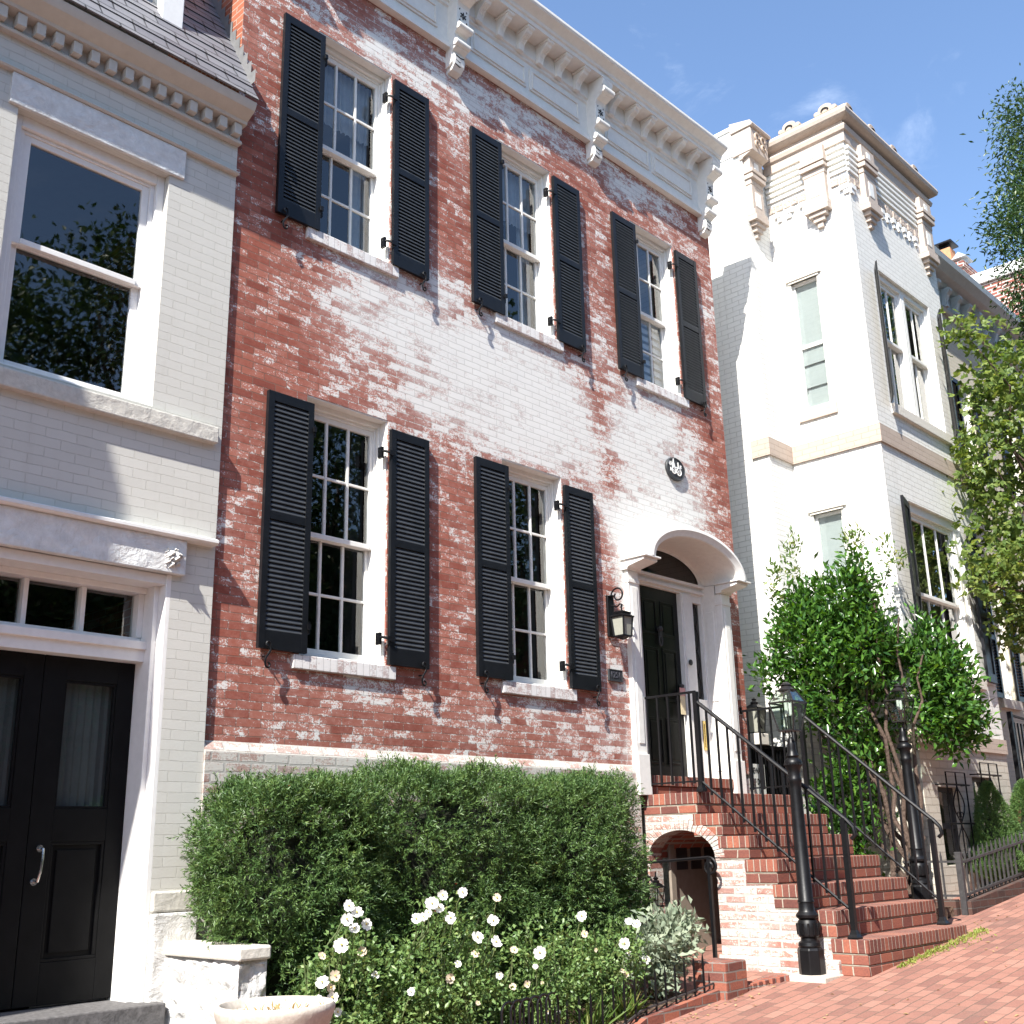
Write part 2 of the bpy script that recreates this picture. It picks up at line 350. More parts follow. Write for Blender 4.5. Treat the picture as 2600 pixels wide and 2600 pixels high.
        if bevel:
            b = o.modifiers.new('edge_bevel', 'BEVEL'); b.width = bevel; b.segments = 2; b.limit_method = 'ANGLE'; b.angle_limit = math.radians(40)
            b.use_clamp_overlap = True
        return o
def tag(o, label=None, cat=None, group=None, kind=None):
    if label: o['label'] = label
    if cat: o['category'] = cat
    if group: o['group'] = group
    if kind: o['kind'] = kind
    return o
def thing(name, loc, label, cat, group=None):
    o = bpy.data.objects.new(name, None); COL.objects.link(o); o.location = loc; o.empty_display_size = .2
    return tag(o, label, cat, group)
def inst(mesh_obj, name, parent, world_loc):
    o = mesh_obj.copy(); o.name = name; COL.objects.link(o); o.parent = parent; o.location = Vector(world_loc) - wl(parent)
    return o
def text_mesh(txt, size, depth, name, mat, parent, world, rot='front', align='CENTER', sx=1.0, thick=0.0):
    cu = bpy.data.curves.new('lettering', 'FONT'); cu.body = txt; cu.size = size; cu.extrude = depth; cu.align_x = align; cu.align_y = 'CENTER'; cu.offset = thick
    t = bpy.data.objects.new('lettering', cu); COL.objects.link(t)
    dg = bpy.context.evaluated_depsgraph_get(); me = bpy.data.meshes.new_from_object(t.evaluated_get(dg))
    bpy.data.objects.remove(t); bpy.data.curves.remove(cu)
    for v in me.vertices:
        x, y, z = v.co; v.co = (x * sx, -z, y)      # faces -y
    me.materials.clear(); me.materials.append(M[mat])
    o = bpy.data.objects.new(name, me); COL.objects.link(o); o.parent = parent; o.location = Vector(world) - wl(parent)
    return o
def grid_wall(mb, u0, u1, z0, z1, openings, fmap, step=None, reveal=None):
    us = {u0, u1}; zs = {z0, z1}
    for a in openings:
        us |= {a[0], a[1]}; zs |= {a[2], a[3]}
    def fill(S, lo, hi):
        S = sorted(x for x in S if lo - 1e-9 <= x <= hi + 1e-9)
        if not step: return S
        R = []
        for a, b in zip(S[:-1], S[1:]):
            k = max(1, int(math.ceil((b - a) / step)))
            R += [a + (b - a) * i / k for i in range(k)]
        return R + [S[-1]]
    us = fill(us, u0, u1); zs = fill(zs, z0, z1)
    idx = {}
    def vi(i, j):
        if (i, j) not in idx: idx[(i, j)] = len(mb.v); mb.v.append(tuple(fmap(us[i], zs[j], 0)))
        return idx[(i, j)]
    for i in range(len(us) - 1):
        for j in range(len(zs) - 1):
            cu = (us[i] + us[i + 1]) / 2; cz = (zs[j] + zs[j + 1]) / 2
            if any(a[0] < cu < a[1] and a[2] < cz < a[3] for a in openings): continue
            mb.f.append((vi(i, j), vi(i + 1, j), vi(i + 1, j + 1), vi(i, j + 1))); mb.m.append(mb.cur)
    if reveal:
        for a in openings:
            d = a[4] if len(a) > 4 else reveal
            if d <= 0: continue
            c = [(a[0], a[2]), (a[1], a[2]), (a[1], a[3]), (a[0], a[3])]
            for p, q in zip(c, c[1:] + c[:1]):
                mb.add([fmap(p[0], p[1], 0), fmap(q[0], q[1], 0), fmap(q[0], q[1], d), fmap(p[0], p[1], d)], [(0, 1, 2, 3)])
FRONT = lambda y: (lambda u, z, d: (u, y + d, z))
LEFT = lambda x: (lambda u, z, d: (x + d, u, z))

# foliage ----------------------------------------------------------------------
def leaves(name, P, D, N, L, W, mat, parent, fold=.15, origin=None):
    n = len(P); P = np.asarray(P, float); D = D / (np.linalg.norm(D, axis=1, keepdims=True) + 1e-9)
    S = np.cross(D, N); S /= (np.linalg.norm(S, axis=1, keepdims=True) + 1e-9); Nn = np.cross(S, D)
    L = np.broadcast_to(np.asarray(L, float), (n,))[:, None]; W = np.broadcast_to(np.asarray(W, float), (n,))[:, None]
    base = P; mid = P + D * L * .45; tip = P + D * L - Nn * L * .12
    l = mid + S * W * .5 + Nn * W * fold; r = mid - S * W * .5 + Nn * W * fold
    org = np.array(wl(parent)) if parent is not None else np.array(origin if origin is not None else (0, 0, 0), float)
    V = np.stack([base, l, tip, r], 1).reshape(-1, 3) - org
    i = np.arange(n)[:, None] * 4
    F = np.concatenate([i + np.array([[0, 2, 1]]), i + np.array([[0, 3, 2]])], 1).reshape(-1)
    me = bpy.data.meshes.new(name); me.vertices.add(n * 4); me.vertices.foreach_set('co', V.ravel())
    me.loops.add(n * 6); me.loops.foreach_set('vertex_index', F.astype(np.int32))
    me.polygons.add(n * 2); me.polygons.foreach_set('loop_start', np.arange(0, n * 6, 3, dtype=np.int32))
    me.polygons.foreach_set('loop_total', np.full(n * 2, 3, dtype=np.int32))
    me.materials.append(M[mat]); me.update(); me.validate()
    o = bpy.data.objects.new(name, me); COL.objects.link(o)
    if parent is not None: o.parent = parent
    else: o.location = tuple(org)
    return o
def unit(n, up=0.0):
    v = RNG.normal(size=(n, 3)); v /= np.linalg.norm(v, axis=1, keepdims=True); v[:, 2] += up
    return v / np.linalg.norm(v, axis=1, keepdims=True)
def lump(p, s): return mnoise.noise(Vector(p) * s)

def crown(name, blobs, n_cl, per, L, W, mat, parent, spread=.28, up=.3, gap=-.05, gs=1.3, droop=0.0, lobes=False, skip=None):
    """blobs: (x,y,z,rx,ry,rz); clusters of leaves on and inside the blobs, with gaps from noise"""
    w = np.array([b[3] * b[4] * b[5] for b in blobs]) ** .67; w /= w.sum()
    C = []; O = []
    while len(C) < n_cl:
        b = blobs[RNG.choice(len(blobs), p=w)]
        d = unit(1)[0]; r = RNG.uniform(.25, 1) ** .45
        p = np.array(b[:3]) + d * np.array(b[3:6]) * r
        if lump(p, gs) < gap or (skip and skip(p)): continue
        C.append(p); O.append(d)
    C = np.repeat(np.array(C), per, 0); O = np.repeat(np.array(O), per, 0); n = len(C)
    P = C + RNG.normal(size=(n, 3)) * spread * .5
    D = O * .7 + unit(n) * .9 + np.array([0, 0, up - droop])
    N = unit(n, .9)
    if lobes:
        D /= np.linalg.norm(D, axis=1, keepdims=True); S = np.cross(D, N); S /= np.linalg.norm(S, axis=1, keepdims=True); N = np.cross(S, D)
        D = np.concatenate([D, D * .62 + S * .78, D * .62 - S * .78]); P = np.concatenate([P] * 3); N = np.concatenate([N] * 3); n *= 3
        L = np.concatenate([np.full(n // 3, L), np.full(2 * n // 3, L * .8)])
    return leaves(name, P, D, N, L * RNG.uniform(.7, 1.25, n), W * RNG.uniform(.7, 1.2, n), mat, parent)
def limb(mb, a, b, r0, r1, k=6, wig=.06):
    a = Vector(a); b = Vector(b); pts = []
    for i in range(k + 1):
        t = i / k; p = a.lerp(b, t)
        if 0 < i < k: p += Vector((random.uniform(-1, 1), random.uniform(-1, 1), random.uniform(-.4, .4))) * wig * (b - a).length
        pts.append(p)
    mb.tube(pts, [r0 + (r1 - r0) * i / k for i in range(k + 1)], 8)
    return pts

# ------------------------------------------------------------------ ground
def gz(x):
    if x < 6: return .231 + .04 * (x - 6)
    if x < 40: return .545 + .103 * (x - 9.05) if x > 6 else 0
    return gz(39.999) + .03 * (x - 40)
XS = [-90, -40, -10, 0, 3, 6] + [6 + 1.0 * i for i in range(1, 35)] + [55, 90, 160]
def sheet(name, y0, y1, dz, mat, label, xs=XS, side=0.0):
    mb = MB(); ys = [y0, y1]
    for x in xs:
        for y in ys: mb.v.append((x, y, gz(x) + dz))
    for i in range(len(xs) - 1): mb.f.append((i * 2, i * 2 + 2, i * 2 + 3, i * 2 + 1)); mb.m.append(0)
    if side:
        b = len(mb.v)
        for x in xs:
            for y in ys: mb.v.append((x, y, gz(x) + dz - side))
        for i in range(len(xs) - 1):
            mb.f.append((i * 2, b + i * 2, b + i * 2 + 2, i * 2 + 2)); mb.m.append(0)
            mb.f.append((i * 2 + 1, i * 2 + 3, b + i * 2 + 3, b + i * 2 + 1)); mb.m.append(0)
    return tag(mb.build(name, mat), label, None, None, 'structure')
sheet('ground', -120, 120, -.30, 'ground', 'bare ground under the street and the houses')
sheet('sidewalk', -5.6, .3, 0, 'pavers', 'sloping red brick sidewalk in front of the houses', [x for x in XS if -45 < x < 60], .25)
sheet('kerb', -5.78, -5.604, .004, 'kerb', 'granite kerb along the brick sidewalk', [x for x in XS if -45 < x < 60], .25)
sheet('street', -14, -5.784, -.14, 'asphalt', 'asphalt street beside the brick sidewalk')
sheet('pavement', -18, -14.004, -.02, 'concrete', 'far pavement across the street', XS, .2)
# raised yards behind the kerbs
mb = MB(); xs = [4.16 + .4 * i for i in range(10)] + [7.96]
for x in xs:
    for y in (-1.36, 0): mb.v.append((x, y, gz(x) + .05 + .03 * math.sin(x * 3 + y)))
for i in range(len(xs) - 1): mb.f.append((2 * i, 2 * i + 2, 2 * i + 3, 2 * i + 1)); mb.m.append(0)
tag(mb.build('flower_bed', 'soil'), 'mulched flower bed under the hedge and roses', None, None, 'structure')
mb = MB(); mb.box(11.0, 26, -1.72, .2, .0, .93)
tag(mb.build('front_yard', 'soil'), 'raised soil yard behind the iron fence', None, None, 'structure')

# ------------------------------------------------------------------ generic sash window (faces -y)
def sash_window(root, cx, hw, z0, z1, zm, y, dirs, cols=3, rows=2, stile=.04, extra=None, frame_mat='white', casing=.05, mull=.022, deep=0.0, jamb=.035):
    """part window (casing) > sashes, panes"""
    g = hw - casing - jamb                                      # outer edge of sash
    mb = MB()
    if deep:
        mb.box(cx - hw, cx - hw + .012, y + .012, y + deep + .044, z0, z1 - .012); mb.box(cx + hw - .012, cx + hw, y + .012, y + deep + .044, z0, z1 - .012); mb.box(cx - hw, cx + hw, y + .004, y + deep + .044, z1 - .012, z1)
    y += deep; d0 = y + .045; d1 = y + .17
    mb.box(cx - hw, cx - hw + casing, d0, d1, z0, z1); mb.box(cx + hw - casing, cx + hw, d0, d1, z0, z1)
    mb.box(cx - hw + casing, cx + hw - casing, d0, d1, z1 - casing - .02, z1)
    mb.box(cx - hw + casing, cx + hw - casing, d0 - .01, d1, z0, z0 + .035)
    a, b = cx - hw + casing, cx + hw - casing
    mb.box(a, a + jamb, y + .075, d1, z0 + .035, z1 - casing - .02); mb.box(b - jamb, b, y + .075, d1, z0 + .035, z1 - casing - .02)
    mb.box(a + jamb, b - jamb, y + .075, d1, z1 - casing - .045, z1 - casing - .02)
    w = mb.build('window', frame_mat, root, bevel=.004)
    zt = z1 - casing - .045; zb = z0 + .035
    for (lo, hi, ys, nm) in ((zm - .02, zt, y + .088, 'upper_sash'), (zb, zm + .02, y + .128, 'lower_sash')):
        s = MB(); x0, x1 = cx - g, cx + g; t = .034
        s.box(x0, x0 + stile, ys, ys + t, lo, hi); s.box(x1 - stile, x1, ys, ys + t, lo, hi)
        s.box(x0 + stile, x1 - stile, ys, ys + t, hi - (.045 if nm == 'upper_sash' else .04), hi)
        s.box(x0 + stile, x1 - stile, ys - (.012 if nm == 'upper_sash' else 0), ys + t, lo, lo + (.042 if nm == 'upper_sash' else .065))
        gx0, gx1 = x0 + stile, x1 - stile; gz0, gz1 = lo + (.042 if nm == 'upper_sash' else .065), hi - .042
        for i in range(1, cols):
            xm = gx0 + (gx1 - gx0) * i / cols; s.box(xm - mull / 2, xm + mull / 2, ys + .004, ys + t - .004, gz0, gz1)
        for j in range(1, rows):
            zz = gz0 + (gz1 - gz0) * j / rows
            for i in range(cols):
                xa = gx0 + (gx1 - gx0) * i / cols + (mull / 2 if i else 0); xb = gx0 + (gx1 - gx0) * (i + 1) / cols - (mull / 2 if i < cols - 1 else 0)
                s.box(xa, xb, ys + .005, ys + t - .005, zz - mull / 2, zz + mull / 2)
        s.build(nm, frame_mat, w, bevel=.003)
        p = MB(); p.add([(gx0 - .005, ys + .018, gz0 - .005), (gx1 + .005, ys + .018, gz0 - .005), (gx1 + .005, ys + .018, gz1 + .005), (gx0 - .005, ys + .018, gz1 + .005)], [(0, 1, 2, 3)])
        p.build('pane', 'glass', w)
    return w, (cx - g, cx + g, zb, zm, zt)

def make_shutter(h, w=.42, mat='black', n=23):
    """louvred shutter, back at y=0 front at y=-.036, origin at lower hinge corner centre"""
    mb = MB(); t = .034; st = .052; hw = w / 2
    tr, mr, br = .075, .062, .135; mid = h * .5 + .01
    mb.box(-hw, -hw + st, -t, 0, 0, h); mb.box(hw - st, hw, -t, 0, 0, h)
    mb.box(-hw + st, hw - st, -t + .002, -.002, h - tr, h); mb.box(-hw + st, hw - st, -t + .002, -.002, mid - mr / 2, mid + mr / 2)
    mb.box(-hw + st, hw - st, -t + .002, -.002, 0, br)
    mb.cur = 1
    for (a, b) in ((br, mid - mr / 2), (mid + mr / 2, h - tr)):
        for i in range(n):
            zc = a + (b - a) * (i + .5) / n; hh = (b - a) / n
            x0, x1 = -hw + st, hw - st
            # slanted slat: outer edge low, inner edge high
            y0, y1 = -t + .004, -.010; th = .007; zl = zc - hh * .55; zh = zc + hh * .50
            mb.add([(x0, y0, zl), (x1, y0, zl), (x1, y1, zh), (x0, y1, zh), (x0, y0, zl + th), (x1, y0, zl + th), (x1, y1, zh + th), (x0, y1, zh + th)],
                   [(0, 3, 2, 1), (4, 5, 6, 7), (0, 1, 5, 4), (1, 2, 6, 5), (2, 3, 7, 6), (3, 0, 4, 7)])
    mb.cur = 0; mb.box(-hw + st, hw - st, -.006, -.0025, br, h - tr)  # black backing sheet added to stand in for shade in the slat gaps
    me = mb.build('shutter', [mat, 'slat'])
    return me
def s_scroll(r=.0075, s=1):
    pts = []
    for i in range(26):
        t = i / 25
        if t < .3: a = PI * 1.5 * (1 - t / .3); q = (s * (.018 * math.cos(a)) - s * .0, .018 * math.sin(a) * 1.0)
        elif t < .7:
            u = (t - .3) / .4; q = (s * (.018 - .036 * u + .012 * math.sin(PI * 2 * u)), -.15 * u)
        else: a = PI + PI * 1.5 * ((t - .7) / .3); q = (s * (.0 + .018 * math.cos(a)), -.15 - .018 * -math.sin(a) * 1.0)
        pts.append(q)
    return pts

# ------------------------------------------------------------------ 1. RED BRICK HOUSE
XL, XR = 4.15, 11.035
red = thing('brick_house', (7.6, 0, .1), 'weathered red brick row house with flaking whitewash and black shutters', 'house')
CXS = [5.335, 7.555, 9.78]
HW = .418
LO = (3.0, 5.08); UP = (6.55, 8.54)
ARC_C, ARC_Z = 9.84, 4.37
ops = [(cx - HW, cx + HW, UP[0], UP[1], .12) for cx in CXS] + [(cx - HW, cx + HW, LO[0], LO[1], .12) for cx in CXS[:2]]
door_op = (9.07, 10.60, 2.05, 4.40, 0)
arch_ops = []
for i in range(8):
    za = ARC_Z + .03 + .35 * i / 8; zb = ARC_Z + .03 + .35 * (i + 1) / 8
    hwid = .80 * math.sqrt(max(0, 1 - ((zb - ARC_Z) / .40) ** 2)); arch_ops.append((ARC_C - hwid, ARC_C + hwid, za, zb, 0))
mb = MB(); grid_wall(mb, XL, XR, 2.32, 9.6, ops + [door_op] + arch_ops, FRONT(0), .085, .05)
wall = mb.build('wall', 'facade', red)
def blob(x, z, bx, bz, sx, sz): return math.exp(-((x - bx) / sx) ** 2 - ((z - bz) / sz) ** 2)
BL = [(5.25, 6.05, .45, .40, .35), (5.75, 6.0, .6, .38, .62), (6.5, 6.0, .6, .42, .78), (7.25, 5.98, .7, .45, .95), (8.0, 5.82, .65, .45, .85),
      (9.05, 5.95, .6, .38, .65), (9.55, 5.5, .6, .6, .80), (10.2, 5.25, .5, .5, .72), (9.0, 5.2, .45, .4, .35), (5.9, 5.35, .7, .35, .42),
      (6.8, 5.4, .6, .35, .62), (7.55, 5.25, .55, .3, .75), (8.15, 5.4, .35, .3, .5), (8.7, 6.7, .5, .4, .35), (6.35, 6.5, .4, .3, .3), (9.9, 6.15, .6, .3, .55),
      (5.1, 8.7, .6, .35, .42), (5.85, 8.75, .5, .3, .5), (6.6, 8.85, .5, .35, .45), (7.4, 8.9, .55, .3, .60), (8.35, 9.0, .5, .25, .45), (9.3, 8.95, .5, .28, .55), (10.2, 8.9, .6, .35, .45),
      (8.95, 4.62, .28, .38, 1.0), (9.4, 4.85, .6, .25, .9), (8.86, 3.9, .10, .5, .6), (10.9, 7.6, .3, .8, .28), (10.85, 4.9, .15, .5, .15), (8.85, 2.5, .2, .4, .3),
      (8.67, 3.2, .26, .2, .55), (5.3, 2.85, .45, .2, .35), (7.5, 2.85, .45, .2, .35), (6.2, 2.55, 1.5, .3, .12), (8.2, 2.6, .8, .4, .25), (8.6, 4.9, .2, .3, .3), (5.5, 6.45, .5, .12, .5), (7.6, 6.42, .5, .12, .45), (9.8, 6.42, .5, .12, .45),
      (6.62, 6.28, .25, .12, -.5), (8.66, 5.95, .16, .3, -.5), (8.75, 5.3, .15, .3, -.35), (4.5, 5.6, .45, 1.2, -.28), (4.4, 7.5, .3, .8, -.1), (10.85, 5.8, .2, .6, -.4), (10.75, 7.0, .2, .5, -.15)]
at = wall.data.attributes.new('paintwear', 'FLOAT', 'POINT'); vals = []
o0 = wl(red)
for v in wall.data.vertices:
    x, z = v.co.x + o0.x, v.co.z + o0.z
    p = .26 + .70 * sum(b[4] * blob(x, z, *b[:4]) for b in BL)
    vals.append(max(0, min(1.1, p)))
at.data.foreach_set('value', vals)
# side, back and inside of the shell
mb = MB()
mb.add([(XL, .0, 2), (XL, 9, 2), (XL, 9, 9.9), (XL, 0, 9.9)], [(0, 1, 2, 3)])
mb.add([(XL, 9, .2), (XR, 9, .2), (XR, 9, 9.9), (XL, 9, 9.9)], [(0, 1, 2, 3)])
mb.build('side_wall', 'redside', red)
mb = MB(); mb.add([(XR, .0, .2), (XR, 9, .2), (XR, 9, 9.9), (XR, 0, 9.9)], [(0, 1, 2, 3)]); mb.build('alley_wall', 'whitebrick', red)  # unseen side of the house, made white to bounce light across the alley
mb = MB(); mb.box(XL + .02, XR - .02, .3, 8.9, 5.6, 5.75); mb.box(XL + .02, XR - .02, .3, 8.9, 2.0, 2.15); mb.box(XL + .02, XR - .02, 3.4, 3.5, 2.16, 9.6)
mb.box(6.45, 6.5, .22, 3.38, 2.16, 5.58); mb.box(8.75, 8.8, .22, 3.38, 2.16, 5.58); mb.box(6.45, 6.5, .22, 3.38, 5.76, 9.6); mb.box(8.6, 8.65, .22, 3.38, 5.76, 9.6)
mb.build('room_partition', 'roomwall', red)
mb = MB(); mb.box(XL, XR, .06, 9, 9.92, 10.06); mb.build('roof', 'flash', red)
# base wall (water table): rough whitewashed brick, proud of the facade, sloped lip of mortar
mb = MB(); mb.box(XL, 8.93, -.045, .05, -.3, 2.27); mb.box(10.74, XR, -.045, .05, .0, 2.27)
mb.prism([(-.045, 2.27), (.02, 2.27), (.02, 2.345), (0.0, 2.345)], 'x', XL, 8.92)
mb.build('base_wall', 'basewall', red)
# windows, sills, shutters
shut_up = make_shutter(1.925, .425); shut_lo = make_shutter(1.985, .425)
hinge_mb = MB(); hinge_mb.tube([(0, -.02, 0), (.055, -.035, .004), (.085, -.012, .012), (.11, .03, .02)], .011, 6); hinge_mb.box(-.01, .05, -.05, -.036, -.02, .02); hinge_mb.box(.085, .115, .0, .05, -.045, .05)
hinge_src = hinge_mb.build('hinge', 'iron')
dog_mb = MB(); dog_mb.tube([(q[0], -.05, q[1]) for q in s_scroll()], .008, 6); dog_mb.tube([(-.004, -.05, -.085), (-.004, .01, -.085)], .007, 6)
dog_src = dog_mb.build('shutter_dog', 'iron')
srcs = [shut_up, shut_lo, hinge_src, dog_src]
def add_shutter(src, cx, z, side, h):
    s = inst(src, 'shutter', red, (cx, -.018, z))
    for zz in (.20, h - .22):
        hg = hinge_src.copy(); hg.name = 'hinge'; COL.objects.link(hg); hg.parent = s
        hg.location = ((.205 if side < 0 else -.205), -.005, zz); hg.scale = (.45 if side < 0 else -.8, 1, 1)
    d = dog_src.copy(); d.name = 'shutter_dog'; COL.objects.link(d); d.parent = s; d.location = ((-.14 if side < 0 else .14), .0, .03)
    return s
for fl, (z0, z1) in (('u', UP), ('l', LO)):
    for i, cx in enumerate(CXS if fl == 'u' else CXS[:2]):
        w, (a, b, zb, zm, zt) = sash_window(red, cx, HW, z0, z1, 7.505 if fl == 'u' else 3.985, 0, 1, deep=.045, casing=.032, jamb=.02, stile=.032)
        sm = MB(); sm.box(cx - .49, cx + .50, -.035, .13, z0 - .105, z0 + .0); sm.build('sill', 'sill', w, bevel=.006)
        add_shutter(shut_up if fl == 'u' else shut_lo, cx - .595, z0 + (-.005 if fl == 'u' else .01), -1, 1.925 if fl == 'u' else 1.985)
        add_shutter(shut_up if fl == 'u' else shut_lo, cx + .63, z0 + (-.005 if fl == 'u' else .01), 1, 1.925 if fl == 'u' else 1.985)
        c = MB()
        if fl == 'u' and i < 2:                                     # gathered gauze valance and a side curtain
            n = 44
            for (xa, xb, za, zz, yy) in ((a, b, zt - .62, zt, .24), (b - .2, b, zb, zt, .28)):
                vs = []; m2 = n if xb - xa > .3 else 14
                for j in range(m2 + 1):
                    x = xa + (xb - xa) * j / m2; y = yy + .012 * math.sin(j * 1.9)
                    vs += [(x, y, za + .008 * math.sin(j * 2.3)), (x, y, zz)]
                c.add(vs, [(2 * j, 2 * j + 2, 2 * j + 3, 2 * j + 1) for j in range(m2)])
            c.build('curtain', 'bluecurt', w)
        elif fl == 'u':                                            # wide-slat inside blind on the lower half
            for j in range(9):
                zz = zb + .06 + j * .098; c.add([(a, .22, zz), (b, .22, zz), (b, .25, zz + .085), (a, .25, zz + .085)], [(0, 1, 2, 3)])
            c.build('blind', 'curtain', w)
        else:
            vs = []
            for j in range(17):
                x = b - .17 + .17 * j / 16; y = .30 + .018 * math.sin(j * 2.1); vs += [(x, y, zb), (x, y, zt)]
            c.add(vs, [(2 * j, 2 * j + 2, 2 * j + 3, 2 * j + 1) for j in range(16)])
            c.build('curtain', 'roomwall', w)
for s in srcs: bpy.data.objects.remove(s)
# --- cornice
CX0, CX1 = XL + .0, XR
prof = [(.05, 9.20), (-.075, 9.20), (-.075, 9.235), (-.055, 9.26), (-.055, 9.30), (-.03, 9.315), (-.03, 9.70), (-.05, 9.715), (-.05, 9.745), (-.07, 9.76),
        (-.07, 9.955), (-.275, 9.955), (-.275, 10.005), (-.295, 10.012), (-.30, 10.045), (-.335, 10.075), (-.385, 10.10), (-.40, 10.125), (-.40, 10.155), (.06, 10.175), (.06, 9.3)]
mb = MB(); mb.prism([(p[0], p[1]) for p in prof], 'x', CX0, CX1)
cor = mb.build('cornice', 'cream', red, smooth=True, sharp=25)
consoles = [4.36, 6.53, 8.70, 10.90]
for a, b in zip(consoles[:-1], consoles[1:]):
    pm = MB()
    x0, x1 = a + .2, b - .2; half = (x1 - x0) / 2
    for q in range(2):
        u0 = x0 + q * half + .03; u1 = x0 + (q + 1) * half - .03
        for (d, e) in ((0, .018), (.05, .006)):
            pm.box(u0 + d, u1 - d, -.03 - e - (.0 if d else 0), -.031, 9.375 + d, 9.64 - d) if d == 0 else None
        # raised moulded border
        for (xa, xb, za, zb) in ((u0 + .03, u1 - .03, 9.40, 9.415), (u0 + .03, u1 - .03, 9.60, 9.615), (u0 + .03, u0 + .045, 9.416, 9.599), (u1 - .045, u1 - .03, 9.416, 9.599)):
            pm.box(xa, xb, -.062, -.0485, za, zb)
    pm.build('frieze_panel', 'cream', cor, bevel=.003)
# modillion profile (y,z)
def mod_profile():
    pts = [(-.07, 9.952), (-.255, 9.952), (-.255, 9.915), (-.235, 9.905), (-.225, 9.885), (-.19, 9.865), (-.15, 9.845), (-.12, 9.81), (-.105, 9.77), (-.10, 9.74), (-.07, 9.735)]
    return pts
mm = MB(); mm.prism(mod_profile(), 'x', -.042, .042); mm.box(-.055, .055, -.262, -.072, 9.925, 9.9535)
for xx in (-.022, 0, .022): mm.tube([(xx, p[0] - .001, p[1] - .002) for p in mod_profile()[4:10]], .006, 5)
msrc = mm.build('modillion', 'cream', bevel=.004)
for a, b in zip(consoles[:-1], consoles[1:]):
    for j in range(6):
        o = inst(msrc, 'modillion', cor, (a + (b - a) * (j + 1) / 7.0, 0, 0))
bpy.data.objects.remove(msrc)
cb = MB()
cprof = [(-.03, 9.952), (-.29, 9.952), (-.30, 9.90), (-.285, 9.85), (-.25, 9.835), (-.27, 9.81), (-.285, 9.77), (-.27, 9.735), (-.235, 9.72), (-.185, 9.70), (-.17, 9.66), (-.165, 9.48), (-.175, 9.455),
         (-.20, 9.44), (-.205, 9.40), (-.185, 9.37), (-.15, 9.365), (-.13, 9.345), (-.135, 9.30), (-.155, 9.27), (-.16, 9.225), (-.14, 9.185), (-.10, 9.165), (-.085, 9.14), (-.0, 9.14)]
cb.prism(cprof, 'x', -.085, .085)
cb.prism([(-.0, 9.15), (-.095, 9.15), (-.12, 9.09), (-.11, 9.02), (-.07, 8.965), (-.0, 8.945)], 'x', -.065, .065)
cb.prism([(-.0, 9.15), (-.085, 9.15), (-.10, 9.09), (-.09, 9.03), (-.05, 9.00), (-.0, 8.99)], 'x', -.088, .088)
cb.prism([(-.16, 9.02), (-.0, 9.02)] if 0 else [(-.30, 9.93), (-.295, 9.952), (-.27, 9.952), (-.27, 9.93)], 'x', -.10, .10)
for yy, zz, rr in ((-.285, 9.785, .045), (-.20, 9.405, .036), (-.158, 9.235, .036)): cb.tube([(-.095, yy + .01, zz), (.095, yy + .01, zz)], rr, 14)
csrc = cb.build('console_bracket', 'cream', bevel=.004)
rt = MB()
for j in range(6):
    a = j * PI / 3; rt.tube([(.012 * math.cos(a), -.171, 9.565 + .012 * math.sin(a)), (.042 * math.cos(a + .5), -.171, 9.565 + .042 * math.sin(a + .5))], .0065, 5)
for xx in (-.05, .05):
    for zz in (9.50, 9.63): rt.tube([(xx, -.170, zz - .008), (xx * .9, -.170, zz + .008)], .006, 5)
for j in range(3):
    rt.tube([(-.06, -.118 + .006 * j, 9.11 - .045 * j), (.0, -.124 + .01 * j, 9.095 - .045 * j), (.06, -.116 + .012 * j, 9.115 - .045 * j)], .005, 5)
rsrc = rt.build('carved_rosette', 'ink')
for x in consoles:
    o = inst(csrc, 'console_bracket', cor, (x, 0, 0)); r = inst(rsrc, 'carved_rosette', cor, (x, 0, 0))
bpy.data.objects.remove(csrc); bpy.data.objects.remove(rsrc)
# --- entrance
for x0, x1 in ((8.90, 9.07), (10.60, 10.775)):
    mb = MB(); mb.box(x0, x1, -.055, .03, 2.06, 4.288); mb.box(x0 - .008, x1 + .008, -.066, .03, 4.16, 4.20); mb.box(x0 - .012, x1 + .012, -.08, .03, 2.06, 2.45)
    mb.box(x0 + .04, x1 - .04, -.064, -.0545, 2.55, 4.12)
    mb.build('door_pilaster', 'white', red, bevel=.006)
for x0, x1 in ((8.87, 9.10), (10.575, 10.80)):
    mb = MB(); mb.prism([(.0, 4.29), (-.07, 4.29), (-.08, 4.315), (-.15, 4.33), (-.25, 4.348), (-.29, 4.358), (-.29, 4.385), (.0, 4.385)], 'x', x0, x1)
    mb.box(x0 - .02, x1 + .02, -.325, .0, 4.386, 4.405)
    mb.build('impost_block', 'white', red, bevel=.004)
# hood: barrel with moulded front ring
mb = MB(); n = 40; zc = 4.405
def ell(a, b, t): return (ARC_C + a * math.cos(t), zc + b * math.sin(t))
rings = [(.865, .415, .02), (.865, .415, -.29), (.885, .432, -.295), (.885, .432, -.325), (.845, .395, -.33), (.80, .355, -.305), (.775, .335, -.30), (.765, .325, -.285), (.765, .325, .205)]
vs = []
for i in range(n + 1):
    t = PI * i / n
    for (a, b, y) in rings:
        p = ell(a, b, t); vs.append((p[0], y, p[1]))
m_ = len(rings); mb.add(vs, [(i * m_ + j, i * m_ + j + 1, (i + 1) * m_ + j + 1, (i + 1) * m_ + j) for i in range(n) for j in range(m_ - 1)] +
       [tuple(range(m_)), tuple(range(n * m_, n * m_ + m_))])
hood = mb.build('door_hood', 'white', red, smooth=True, sharp=28)
